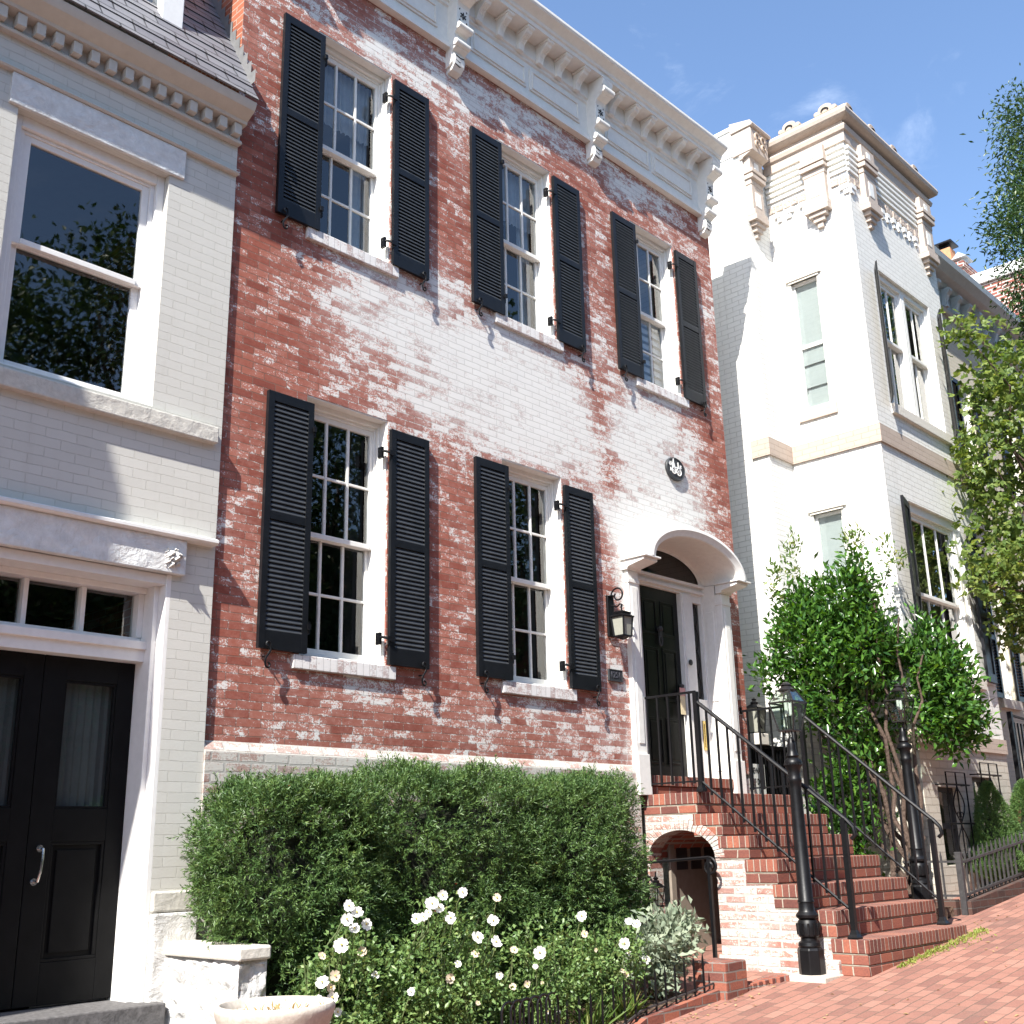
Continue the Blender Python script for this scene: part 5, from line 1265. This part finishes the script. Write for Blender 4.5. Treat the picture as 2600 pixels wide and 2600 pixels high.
mb = MB(); mb.tube([(FX, -1.8, zr(FX) - .02), (20, -1.8, zr(20) - .02)], .017, 4); mb.tube([(FX, -1.8, zk(FX) + .05), (20, -1.8, zk(20) + .05)], .017, 4)
mb.tube([(FX - .02, -1.8, 1.365), (FX - .02, -1.2, 1.365)], .016, 4); mb.tube([(FX - .02, -1.8, 1.03), (FX - .02, -1.2, 1.03)], .016, 4); mb.build('rail', 'oldiron', rf)
for i in range(30):
    x = FX + .16 + i * .125; mb = MB(); mb.tube([(x, -1.8, zk(x) + .01), (x, -1.8, zr(x) + .04), (x, -1.8, zr(x) + .10)], [.012, .012, .003], 5); mb.build('picket', 'oldiron', rf)
for i in range(3):
    y = -1.62 + i * .17; mb = MB(); mb.tube([(FX - .02, y, .98), (FX - .02, y, 1.42), (FX - .02, y, 1.47)], [.012, .012, .003], 5); mb.build('picket', 'oldiron', rf)

# ------------------------------------------------------------------ 8. beige house further up, and far red house
bh = thing('beige_brick_house', (20, 0, 1.6), 'beige painted brick row house with blue gray bracketed cornice behind the bay', 'house')
ops8 = [(18.82, 19.42, 7.55, 9.38, .08), (20.9, 21.5, 7.55, 9.38, .08), (22.9, 23.5, 7.55, 9.38, .08), (18.82, 19.42, 3.75, 5.75, .08), (20.9, 21.5, 3.75, 5.75, .08)]
mb = MB(); grid_wall(mb, 17.4, 26.0, .8, 10.8, ops8, FRONT(0), None, .08)
mb.add([(26, 0, 1), (26, 8, 1), (26, 8, 10.8), (26, 0, 10.8)], [(0, 1, 2, 3)]); mb.build('wall', 'beigebrick', bh)
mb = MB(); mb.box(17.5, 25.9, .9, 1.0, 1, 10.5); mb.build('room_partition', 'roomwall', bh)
for (a, b, z0, z1, _) in ops8:
    sash_window(bh, (a + b) / 2, (b - a) / 2, z0, z1, (z0 + z1) / 2, 0, 1, 2, 2, .04)
    mb = MB(); mb.box(a - .1, b + .1, -.06, .05, z0 - .15, z0 - .003); mb.build('sill', 'coping', bh)
    for (xa, xb) in ((b + .02, b + .36), (a - .36, a - .02)):
        mb = MB(); mb.box(xa, xa + .05, -.05, -.01, z0, z1 - .05); mb.box(xb - .05, xb, -.05, -.01, z0, z1 - .05)
        for zz in (z0, (z0 + z1) / 2 - .05, z1 - .13): mb.box(xa + .05, xb - .05, -.048, -.012, zz, zz + .08)
        for i in range(36):
            zc = z0 + .08 + (z1 - z0 - .2) * i / 36; mb.add([(xa + .05, -.047, zc), (xb - .05, -.047, zc), (xb - .05, -.015, zc + .04), (xa + .05, -.015, zc + .04)], [(0, 1, 2, 3)])
        mb.build('shutter', 'black', bh)
mb = MB(); mb.prism([(.02, 10.62), (-.06, 10.62), (-.09, 10.66), (-.05, 10.69), (-.05, 11.02), (-.12, 11.04), (-.16, 11.10), (-.30, 11.13), (-.42, 11.24), (-.44, 11.34), (.4, 11.40), (.4, 10.62)], 'x', 17.3, 26)
bc = mb.build('cornice', 'zinc', bh, smooth=True, sharp=25)
mm = MB(); mm.prism([(-.05, 11.02), (-.22, 11.02), (-.22, 10.96), (-.16, 10.90), (-.12, 10.80), (-.10, 10.72), (-.05, 10.70)], 'x', -.06, .06); mm.box(-.05, .05, -.14, -.08, 10.68, 10.74); ms = mm.build('cornice_bracket', 'zinc')
for i in range(18): inst(ms, 'cornice_bracket', bc, (17.7 + i * .46, 0, 0))
bpy.data.objects.remove(ms)
mb = MB(); mb.box(17.4, 26, .1, 8, 11.0, 11.1); mb.build('roof', 'flash', bh)
# its front steps and rail
fs = thing('front_steps', (17.4, -.9, 1.4), 'red brick front steps with black iron rail beyond the bay', 'steps')
mb = MB(); mb.box(16.15, 18.2, -1.15, -.05, 1.0, 2.15); mb.box(16.0, 16.15, -1.15, -.05, 1.0, 1.8); mb.build('brick_steps', 'curbbrick', fs, bevel=.01)
mb = MB(); mb.tube([(15.95, -1.1, 3.2), (16.35, -1.1, 2.98 + .2), (18.1, -1.1, 3.1)], .02, 5); mb.tube([(15.9, -1.1, 2.3), (18.1, -1.1, 2.25)], .014, 5); mb.box(15.93, 15.99, -1.13, -1.07, 1.1, 3.24); mb.build('handrail', 'iron', fs)
for i in range(16):
    x = 16.08 + i * .125; mb = MB(); mb.box(x - .01, x + .01, -1.11, -1.09, 2.0, 3.1); mb.build('baluster', 'iron', fs)

fh = thing('far_brick_house', (28, 2, 1.7), 'tall plain red brick house with chimney rising behind the beige house', 'house')
mb = MB(); mb.box(26.01, 33, .6, 12, 1.5, 14.55); mb.build('wall', 'farbrick', fh)
mb = MB(); mb.box(25.93, 33.1, .5, 1.98, 14.57, 14.85); mb.box(26.3, 33.1, 1.99, 12.1, 14.57, 14.8); mb.build('coping', 'white', fh)
mb = MB(); mb.box(25.95, 26.7, 2.02, 3.0, 14.56, 15.0); mb.box(25.91, 26.75, 1.98, 3.04, 15.0, 15.14); mb.box(25.87, 26.79, 1.94, 3.08, 15.141, 15.30)
ch = mb.build('chimney', 'farbrick', fh)
mb = MB(); mb.box(26.0, 26.36, 2.26, 2.64, 15.30, 15.86); mb.build('flue_pot', 'clay', ch, bevel=.02)
mb = MB(); mb.box(25.93, 26.43, 2.19, 2.71, 15.98, 16.02); mb.tube([(26.05, 2.3, 15.86), (26.05, 2.3, 15.99)], .02, 4); mb.tube([(26.3, 2.6, 15.86), (26.3, 2.6, 15.99)], .02, 4); mb.box(26.08, 26.3, 2.34, 2.56, 15.86, 15.98); mb.build('flue_cap', 'iron', ch)
mb = MB(); mb.prism([(1.86, 15.42), (2.24, 15.42), (2.05, 15.58)], 'x', 25.9, 26.4); mb.tube([(26.1, 2.0, 15.3), (26.1, 2.0, 15.45)], .1, 8); mb.build('rain_cap', 'greymetal', ch)

# ------------------------------------------------------------------ 9. PLANTS
def yew(x0, x1, zt, label, seed):
    t = thing('yew_hedge', ((x0 + x1) / 2, -.45, gz((x0 + x1) / 2)), label, 'hedge', 'clipped yew bushes under the ground floor windows')
    cx, hx = (x0 + x1) / 2, (x1 - x0) / 2; y0, y1 = -.80, -.10; cy, hy = (y0 + y1) / 2, (y1 - y0) / 2; zb = gz(cx) + .22; cz, hz = (zb + zt) / 2, (zt - zb) / 2
    N = 9500; pts = []; nrm = []
    while len(pts) < N:
        d = unit(1)[0]
        if d[1] > .55 and RNG.random() < .8: continue
        e = 8.0; q = (abs(d[0]) ** e + abs(d[1]) ** e + abs(d[2]) ** e) ** (-1 / e)
        p = np.array([cx, cy, cz]) + d * q * np.array([hx, hy, hz]) * np.array([1, 1, 1])
        ln = lump(p + seed, 2.6) * .10 + lump(p + seed, 6.5) * .10
        lower = max(0, (cz - .15 * hz - p[2]) / hz)
        if lower > 0 and RNG.random() < lower * .45: continue
        nn = np.sign(d) * np.abs(d) ** 5; nn /= np.linalg.norm(nn)
        dep = RNG.exponential(.06) - (.05 if RNG.random() < .10 else 0); p = p + nn * (ln - dep + .02)
        if p[0] < 4.2 and p[2] < 1.10 + .1 * lump(p, 5): continue
        if lump(p * 1.0 + 31 + seed, 3.3) < -.44: continue
        pts.append(p); nrm.append(nn)
    pts = np.array(pts); nrm = np.array(nrm); per = 13
    A = nrm * .8 + unit(N) * .75 + np.array([0, -.1, .35]); A /= np.linalg.norm(A, axis=1, keepdims=True)
    P = np.repeat(pts, per, 0); AX_ = np.repeat(A, per, 0); n = len(P); k_ = np.tile(np.arange(per), N)
    P = P + AX_ * (k_ * .0075)[:, None]
    D = AX_ * .85 + unit(n) * .75
    leaves('foliage', P, D, unit(n, .6), RNG.uniform(.024, .040, n), .0078, 'yew', t, .05)
    mb = MB(); vs = []; nu, nv = 14, 10                            # solid dark core added to block light through the hedge
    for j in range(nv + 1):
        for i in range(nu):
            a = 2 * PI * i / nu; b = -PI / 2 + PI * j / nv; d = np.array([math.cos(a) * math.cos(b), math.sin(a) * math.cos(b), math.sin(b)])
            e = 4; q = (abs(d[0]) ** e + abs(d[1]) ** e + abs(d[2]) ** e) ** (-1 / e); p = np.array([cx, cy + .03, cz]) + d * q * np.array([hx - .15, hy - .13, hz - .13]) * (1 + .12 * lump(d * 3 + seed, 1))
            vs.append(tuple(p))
    mb.add(vs, [(j * nu + i, j * nu + (i + 1) % nu, (j + 1) * nu + (i + 1) % nu, (j + 1) * nu + i) for j in range(nv) for i in range(nu)]); mb.build('dark_core', 'yewcore', t)
    mb = MB()
    for i in range(5): xx = x0 + (x1 - x0) * (i + .5) / 5; limb(mb, (xx, cy + .1, gz(xx) - .05), (xx + random.uniform(-.15, .15), cy, cz), .03, .012)
    mb.build('stem', 'bark', t)
    mb = MB()
    for i in range(14):
        p = pts[RNG.integers(N)]
        if p[1] < -.6 or p[2] > zt - .15: mb.lathe([(0, -.009), (.008, -.005), (.009, .003), (.0, .009)], tuple(p + np.array([0, -.02, .01])), 6)
    if mb.v: mb.build('berry', 'berry', t, smooth=True)
yew(4.03, 5.14, 1.97, 'leftmost clipped yew bush, its end bulging over the white stair wall', 0)
yew(5.20, 6.74, 2.07, 'middle clipped yew bush, the tallest of the hedge', 17)
yew(6.82, 7.93, 2.05, 'rightmost clipped yew bush of the hedge, next to the arched underpass', 41)

def flower(t, p, d, size, mat='petal'):
    size *= random.uniform(.72, .98); d = np.array(d, float); d /= np.linalg.norm(d); a = np.cross(d, [0, 0, 1.0]); a /= np.linalg.norm(a); b = np.cross(d, a)
    mb = MB(); rot = random.uniform(0, 6); p = np.array(p)
    for k_ in range(5):
        an = rot + 2 * PI * k_ / 5 + random.uniform(-.12, .12); r = a * math.cos(an) + b * math.sin(an); q = -a * math.sin(an) + b * math.cos(an); cup = random.uniform(.15, .5); L = size * random.uniform(.5, .6)
        vs = [p + r * L * u + q * L * w_ + d * L * (cup * u * u + e) for (u, w_, e) in ((.05, 0, 0), (.35, -.30, .05), (.75, -.48, .10), (1.0, -.28, .02), (.94, 0, -.04), (1.0, .28, .02), (.75, .48, .10), (.35, .30, .05), (.55, 0, -.02))]
        mb.add([tuple(v) for v in vs], [(8, i, (i + 1) % 8) for i in range(8)])
    f = mb.build('flower', mat, t, smooth=True, sharp=70)
    mb = MB(); mb.lathe([(0, -.004), (size * .1, 0), (size * .1, .004), (0, .008)], tuple(np.array(p) + d * .012), 8); mb.build('stamens', 'pollen', f)
def rose(blobs, fl, label, n_cl):
    bx = np.mean([b[0] for b in blobs]); t = thing('rose_bush', (bx, -1.1, gz(bx)), label, 'rose bush', 'white flowering rose bushes along the bed')
    crown('foliage', blobs, n_cl, 7, .036, .024, 'rose', t, .07, .2, -.12, 4.5)
    mb = MB()
    for b in blobs:
        for i in range(5): limb(mb, (b[0] + random.uniform(-.15, .15), b[1] + .05, gz(b[0]) - .02), (b[0] + random.uniform(-.7, .7) * b[3], b[1] + random.uniform(-.5, .2) * b[4], b[2] + random.uniform(.2, .9) * b[5]), .008, .004, 5, .05)
    for (x, y, z, s_, m_) in fl: limb(mb, (x + random.uniform(-.1, .1), y + .12, z - .28), (x, y + .005, z - .006), .005, .003, 4, .05)
    mb.build('stem', 'stem', t)
    ext = [(b[0] + random.uniform(-.8, .8) * b[3], b[1] - b[4] * .75, b[2] + random.uniform(-.3, .75) * b[5], random.uniform(.035, .06), random.choice((W_, O_, O_))) for b in blobs for _ in range(3)]
    for (x, y, z, s_, m_) in fl + ext: flower(t, (x, y, z), (random.uniform(-.9, -.2), random.uniform(-1, -.6), random.uniform(.1, .8)), s_, m_)
W_, O_ = 'petal', 'oldpetal'
rose([(4.5, -1.12, .80, .42, .2, .36), (4.35, -1.15, .55, .3, .2, .25)],
     [(4.43, -1.25, 1.29, .085, W_), (4.48, -1.27, 1.25, .085, W_), (4.40, -1.27, 1.22, .08, W_), (4.57, -1.25, 1.18, .08, W_), (4.47, -1.26, 1.16, .07, W_), (4.37, -1.27, 1.08, .10, W_), (4.54, -1.25, 1.03, .06, O_),
      (4.21, -1.3, .89, .09, W_), (4.27, -1.3, .86, .06, O_), (4.30, -1.3, .92, .06, O_), (4.27, -1.32, .81, .07, W_), (4.81, -1.38, .79, .06, W_)], 'rose bush nearest the stair wall, its white blooms clustered on tall canes', 420)
rose([(5.25, -1.14, .85, .5, .22, .42), (5.6, -1.16, .62, .45, .2, .3), (4.95, -1.14, .6, .35, .2, .3)],
     [(5.10, -1.25, 1.27, .085, W_), (5.16, -1.25, 1.24, .075, W_), (5.17, -1.27, 1.32, .08, W_), (5.37, -1.25, 1.33, .085, W_), (4.94, -1.28, 1.19, .08, W_), (5.0, -1.28, 1.20, .07, W_), (5.06, -1.26, 1.22, .06, W_), (5.23, -1.28, 1.18, .09, W_),
      (5.60, -1.30, 1.14, .095, W_), (5.43, -1.32, 1.05, .085, W_), (5.60, -1.32, 1.01, .08, W_), (5.74, -1.35, .95, .06, O_), (5.66, -1.28, 1.28, .06, O_)], 'middle rose bush, the fullest, with the highest white blooms', 700)
rose([(6.35, -1.14, .80, .55, .22, .36), (6.95, -1.14, .75, .42, .2, .32), (6.1, -1.2, .6, .3, .2, .3)],
     [(6.50, -1.3, 1.12, .09, W_), (7.11, -1.25, 1.05, .06, W_), (7.16, -1.28, 1.03, .075, W_), (6.94, -1.33, .91, .08, W_), (7.23, -1.3, .77, .08, W_), (5.98, -1.36, .92, .085, W_)], 'rightmost rose bush with a few scattered white blooms, beside the pale sage', 620)
sp = thing('sage_plant', (7.75, -1.1, .35), 'pale gray green sage plant with soft oval leaves at the end of the flower bed', 'plant')
crown('foliage', [(7.72, -1.08, .84, .36, .22, .20), (7.95, -1.05, .88, .24, .2, .20), (7.55, -1.12, .68, .25, .18, .16)], 170, 8, .075, .042, 'sage', sp, .09, .35, -.2, 4)
mb = MB()
for i in range(12): limb(mb, (7.75 + random.uniform(-.2, .2), -1.05, .40), (7.75 + random.uniform(-.35, .4), -1.08 + random.uniform(-.15, .15), .92), .007, .004, 5, .05)
mb.build('stem', 'stem', sp)
for i, (x, lb) in enumerate(((6.15, 'strappy leaved clump behind the looped fence tops, leftmost of three'), (6.55, 'strappy leaved clump at the middle of the edging fence'), (6.95, 'strappy leaved clump closest to the sage plant'))):
    t = thing('lily_clump', (x, -1.3, gz(x) + .05), lb, 'plant', 'strappy leaved clumps under the roses')
    n = 60; P = np.stack([x + RNG.normal(0, .06, n), -1.29 + RNG.normal(0, .03, n), np.full(n, gz(x) + .06)], 1)
    leaves('blade', P, unit(n, 1.3), unit(n), RNG.uniform(.16, .30, n), .016, 'strap', t, .1)

bu = thing('laurel_bush', (12.1, -1.2, .93), 'tall glossy green shrub in front of the white bay', 'shrub')
blobs = [(11.45, -.55, 4.05, .20, .2, .36), (11.85, -1.20, 4.50, .30, .2, .32), (11.75, -.95, 4.20, .38, .3, .35), (12.10, -1.42, 4.00, .32, .2, .32), (11.40, -.62, 3.72, .42, .35, .42), (11.90, -1.02, 3.64, .55, .4, .5),
         (12.43, -1.50, 3.60, .48, .3, .45), (11.30, -.30, 3.38, .26, .25, .24), (11.55, -.80, 3.15, .45, .4, .42), (11.95, -1.20, 3.02, .5, .4, .48), (12.50, -1.60, 3.05, .42, .3, .33), (12.78, -1.65, 3.3, .3, .2, .4), (11.65, -1.15, 2.62, .42, .35, .34), (12.2, -1.35, 2.6, .4, .3, .25), (12.75, -1.62, 2.72, .32, .2, .2),
         (12.05, -1.1, 1.9, .22, .2, .28), (11.6, -.9, 1.55, .2, .2, .25), (12.25, -1.25, 1.55, .15, .15, .2)]
blobs += [(11.75, -1.0, 2.3, .4, .35, .3), (12.3, -1.45, 2.35, .4, .25, .22), (13.05, -1.68, 2.85, .3, .15, .15), (11.5, -.75, 1.95, .25, .25, .3), (12.2, -.90, 3.0, .4, .15, .8), (12.25, -.95, 3.8, .35, .15, .5), (12.3, -1.2, 3.3, .6, .45, .6)]
crown('foliage', blobs, 1750, 11, .094, .046, 'laurel', bu, .16, .55, -.30, 2.2, skip=lambda p: p[0] < 12.42 and p[1] < -1.0 - .25 * (p[2] > 3.25))
for b_ in [(11.40, -.55, 4.75, .05, .05, .25), (11.15, -.45, 4.45, .05, .05, .25), (12.15, -1.40, 4.75, .25, .1, .22), (11.75, -1.15, 4.88, .2, .1, .12)]: crown('young_shoot', [b_], 15, 8, .07, .03, 'strap', bu, .09, .9, -1, 1)
mb = MB()
for i in range(9):
    b = blobs[i]; base = (12.15 + random.uniform(-.18, .18), -1.22 + random.uniform(-.1, .08), .9); m_ = (base[0] * .6 + b[0] * .4, base[1] * .6 + b[1] * .4, 2.3)
    limb(mb, base, m_, .034, .022, 6, .06); limb(mb, m_, b[:3], .022, .010, 5, .05)
mb.build('trunk', 'bark', bu, smooth=True)

def conifer(x, y, z, h, r, label):
    t = thing('dwarf_spruce', (x, y, z), label, 'conifer', 'dwarf spruces behind the iron fence'); N = 5200
    hh = RNG.uniform(0, 1, N) ** 1.5; a = RNG.uniform(0, 2 * PI, N); rr = r * (1 - hh) ** .6 * np.minimum(1, (hh + .06) * 5)
    rr = rr * (1 + .18 * np.sin(a * 3 + hh * 9)) - RNG.exponential(.02, N)
    pts = np.stack([x + rr * np.cos(a), y + rr * np.sin(a), z + .12 + hh * h], 1); O = np.stack([np.cos(a), np.sin(a), np.full(N, .7)], 1)
    P = np.repeat(pts, 8, 0); O = np.repeat(O, 8, 0); n = len(P)
    leaves('foliage', P + RNG.normal(0, .008, (n, 3)), O + unit(n) * .8, unit(n), RNG.uniform(.022, .036, n), .006, 'spruce', t, .05)
    mb = MB(); mb.lathe([(.03, 0), (.028, h * .5), (.004, h * .95)], (x, y, z), 8); mb.build('trunk', 'bark', t)
    mb = MB(); mb.lathe([(r * .6, .25), (r * .62, .35), (.03, h * .8)], (x, y, z), 12); mb.build('dark_core', 'yewcore', t)
conifer(13.75, -1.52, 1.0, 1.10, .36, 'dwarf conical spruce between the two grilled basement windows')
conifer(14.95, -1.50, 1.1, 1.05, .36, 'dwarf conical spruce at the far corner of the bay')

mp = thing('maple_tree', (16.9, -2.55, gz(16.9)), 'young maple with yellow green leaves hanging across the right side of the bay', 'tree')
mbl = [(15.35, -1.75, 7.35, .75, .5, .8), (16.0, -2.0, 8.0, .9, .6, .7), (15.05, -1.75, 6.35, .75, .5, .6), (15.7, -1.9, 6.2, .9, .7, .9), (14.75, -1.72, 5.35, .75, .5, .55), (15.5, -1.9, 5.0, .9, .7, .7), (14.45, -1.66, 4.68, .62, .42, .38), (15.2, -1.85, 4.35, .7, .55, .42), (16.6, -2.3, 6.6, 1.1, .9, 1.6), (14.9, -1.7, 8.25, .35, .3, .25)]
crown('foliage', mbl, 560, 9, .10, .06, 'maple', mp, .30, .1, -.06, 1.2, .35, lobes=True)
mb = MB(); limb(mb, (16.9, -2.55, gz(16.9)), (16.7, -2.5, 5.2), .09, .06, 6, .02)
for b in mbl: m_ = (16.7, -2.5, random.uniform(3.6, 5.6)); limb(mb, m_, b[:3], .035, .010, 6, .05)
mb.build('trunk', 'bark', mp, smooth=True)
ok = thing('oak_tree', (19.6, -2.9, gz(19.6)), 'dark green street tree rising above the maple at the right edge', 'tree')
obl = [(17.75, -2.05, 10.7, 1.0, .7, 1.3), (18.7, -2.3, 11.9, 1.2, .9, 1.2), (18.1, -2.15, 9.1, .8, .6, .9), (19.3, -2.5, 10, 1.5, 1, 1.8), (18.4, -2.2, 13.1, .8, .7, .8), (19.3, -2.3, 8.2, 1.0, .8, 1.0), (18.25, -2.15, 8.0, .7, .6, .9), (18.2, -2.15, 10.0, .9, .7, .9)]
crown('foliage', obl, 2900, 15, .10, .036, 'oak', ok, .36, .1, -.20, 1.1, .5)
mb = MB(); limb(mb, (19.6, -2.9, gz(19.6)), (19.3, -2.8, 9.0), .17, .10, 6, .02)
for b in obl: limb(mb, (19.3, -2.8, random.uniform(6, 9)), b[:3], .06, .015, 6, .05)
mb.build('trunk', 'bark', ok, smooth=True)

# trees across the street: they stand behind the viewer and show mirrored in the panes
HID = 'leafy street tree on the far pavement, behind the viewer'
for i, (x, y, h, r, lb) in enumerate(((-12, -18, 15, 4, HID), (-5, -19, 16, 4.2, HID), (1.5, -18.5, 13, 3.6, HID), (35, -19, 17, 4.6, HID), (43, -18, 17, 4.6, HID), (8.5, -19, 15.5, 3.4, 'broad tree across the street mirrored in the gray house window'), (13.5, -18.5, 17, 4.0, 'tall tree across the street mirrored in the ground floor panes'),
                                      (20, -19, 16, 4.2, 'round crowned tree across the street mirrored beside the entrance'), (28, -18, 17, 4.5, 'farthest tree across the street mirrored in the bay panes'))):
    t = thing('street_tree', (x, y, gz(x)), lb, 'tree', 'trees across the street'); z0 = gz(x)
    bl = [(x + random.uniform(-1, 1) * r * .6, y + random.uniform(-.6, .6) * r * .5, z0 + h - r * .55 - random.uniform(0, 1) * (h - r) * .75, r * random.uniform(.5, .75), r * .6, r * random.uniform(.45, .7)) for _ in range(9)]
    crown('crown', bl, 2600, 7, .21, .13, 'oak', t, .6, .1, -.25, .5)
    mb = MB(); limb(mb, (x, y, z0 - .1), (x, y, z0 + h * .6), .26, .12, 6, .02)
    for b in bl: limb(mb, (x, y, z0 + h * .4), b[:3], .09, .03, 5, .05)
    mb.build('trunk', 'bark', t)

for i in range(7):
    x0 = -22 + i * 10.5; x1 = x0 + 10.2; xc = (x0 + x1) / 2; g0 = gz(xc); h = 9.0 + (i * 37 % 5) * .5
    t = thing('row_house', (xc, -27, g0), 'brick row house across the street, behind the viewer', 'house', 'row houses across the street')
    wo4 = [(x0 + 1 + j * 2.9, x0 + 2.2 + j * 2.9, g0 + zz, g0 + zz + 2.0, .15) for j in range(3) for zz in (1.5, 5.2)]
    mb = MB(); grid_wall(mb, x0, x1, g0 - 2, g0 + h, wo4, lambda u, z, d: (u, -24 - d, z), None, .15)
    mb.add([(x0, -24, g0 - 2), (x0, -33, g0 - 2), (x0, -33, g0 + h), (x0, -24, g0 + h)], [(0, 1, 2, 3)]); mb.add([(x1, -24, g0 - 2), (x1, -33, g0 - 2), (x1, -33, g0 + h), (x1, -24, g0 + h)], [(0, 1, 2, 3)])
    mb.build('wall', 'plainbrick' if i % 2 else 'tandoor', t)
    mb = MB(); mb.box(x0, x1, -33, -24.1, g0 + h - .1, g0 + h); mb.build('roof', 'slate', t)
    for q in wo4:
        mb = MB(); mb.box(q[0], q[1], -24.16, -24.13, q[2], q[3]); mb.build('window', 'roomwall', t)
# weeds at the foot of the steps, fallen leaves
n = 900; u = RNG.uniform(0, 1, n); xs_ = 9.1 + 2.1 * u; ys_ = -2.235 - np.abs(RNG.normal(0, .035, n)) * (1 + 1.2 * np.exp(-((u - .75) / .25) ** 2)) * (.5 + RNG.uniform(0, 1, n))
keep = np.array([lump((x * 1.0, 3, 1), 2.2) > -.15 for x in xs_]); P = np.stack([xs_, ys_, np.array([gz(x) for x in xs_]) + .004], 1)[keep]; n = len(P)
o = leaves('weeds', P, unit(n, .9), unit(n, .3), RNG.uniform(.015, .04, n), .012, 'weed', None, .1, (10, -2.25, .6)); tag(o, 'bright green weeds along the foot of the brick steps', 'weeds', None, 'stuff')
n = 260; xs_ = RNG.uniform(6.2, 13, n); ys_ = np.where(RNG.uniform(0, 1, n) < .45, -1.5 - np.abs(RNG.normal(0, .10, n)), RNG.uniform(-4.2, -1.5, n)); ok_ = ~((xs_ > 8.6) & (xs_ < 11.1) & (ys_ > -2.3))
P = np.stack([xs_, ys_, np.array([gz(x) for x in xs_]) + .008], 1)[ok_]; n = len(P); D = unit(n); D[:, 2] *= .15
o = leaves('fallen_leaves', P, D, unit(n, 4), RNG.uniform(.02, .05, n), .022, 'dryleaf', None, .15, (8, -2, .4)); tag(o, 'dry fallen leaves scattered on the brick sidewalk', 'fallen leaves', None, 'stuff')

# ------------------------------------------------------------------ sky, sun, camera
w = bpy.data.worlds.new('World'); scene.world = w; w.use_nodes = True; nt = w.node_tree; nt.nodes.clear(); k = NT(nt)
SD = Vector((1, .335, -1.10)).normalized()
sky = k.n('ShaderNodeTexSky', sky_type='NISHITA'); sky.sun_disc = False
sky.sun_elevation = math.asin(-SD.z); sky.sun_rotation = math.atan2(-SD.x, -SD.y); sky.air_density = 1.0; sky.dust_density = .6; sky.ozone_density = 3.4
tc = k.n('ShaderNodeTexCoord'); mp_ = k.n('ShaderNodeMapping'); mp_.inputs['Scale'].default_value = (2.2, 2.2, 5); mp_.inputs['Rotation'].default_value = (.2, .35, .5); k.l(tc.outputs['Generated'], mp_.inputs[0])
cn = k.noise(mp_.outputs[0], 2.4, 9, .62, .6)
cf = k.math('MULTIPLY', k.smooth(cn, .55, .85), .38)
cc = k.mix(cf, sky.outputs[0], (7.5, 8.0, 8.8))
bg = k.n('ShaderNodeBackground'); bg.inputs[1].default_value = .13; k.l(cc, bg.inputs[0])
wo_ = k.n('ShaderNodeOutputWorld'); k.l(bg.outputs[0], wo_.inputs[0])
sl_ = bpy.data.lights.new('sun', 'SUN'); sl_.energy = 5.0; sl_.angle = math.radians(.53); sl_.color = (1.0, .955, .88)
so = bpy.data.objects.new('sun', sl_); COL.objects.link(so); so.rotation_euler = SD.to_track_quat('-Z', 'Y').to_euler(); so.location = (-10, -8, 20)

yaw, pit, rol = .818024730, .291236352, -.022881607; F_PX = 2845.14335
cy_, sy_, cp_, sp_, cr_, sr_ = math.cos(yaw), math.sin(yaw), math.cos(pit), math.sin(pit), math.cos(rol), math.sin(rol)
Fv = Vector((sy_ * cp_, cy_ * cp_, sp_)); R0 = Vector((cy_, -sy_, 0)); U0 = R0.cross(Fv); Rv = R0 * cr_ + U0 * sr_; Uv = -R0 * sr_ + U0 * cr_
cam = bpy.data.cameras.new('camera'); co = bpy.data.objects.new('camera', cam); COL.objects.link(co)
from mathutils import Matrix
co.matrix_world = Matrix(((Rv.x, Uv.x, -Fv.x, 0), (Rv.y, Uv.y, -Fv.y, -6.8), (Rv.z, Uv.z, -Fv.z, 1.6), (0, 0, 0, 1)))
cam.sensor_width = 36; cam.lens = F_PX / 2600 * 36; cam.clip_start = .05; cam.clip_end = 1000
scene.camera = co
scene.view_settings.view_transform = 'Standard'; scene.view_settings.look = 'None'; scene.view_settings.gamma = 1
scene.view_settings.exposure = 1.2
scene.render.resolution_x = 1024; scene.render.resolution_y = 1024
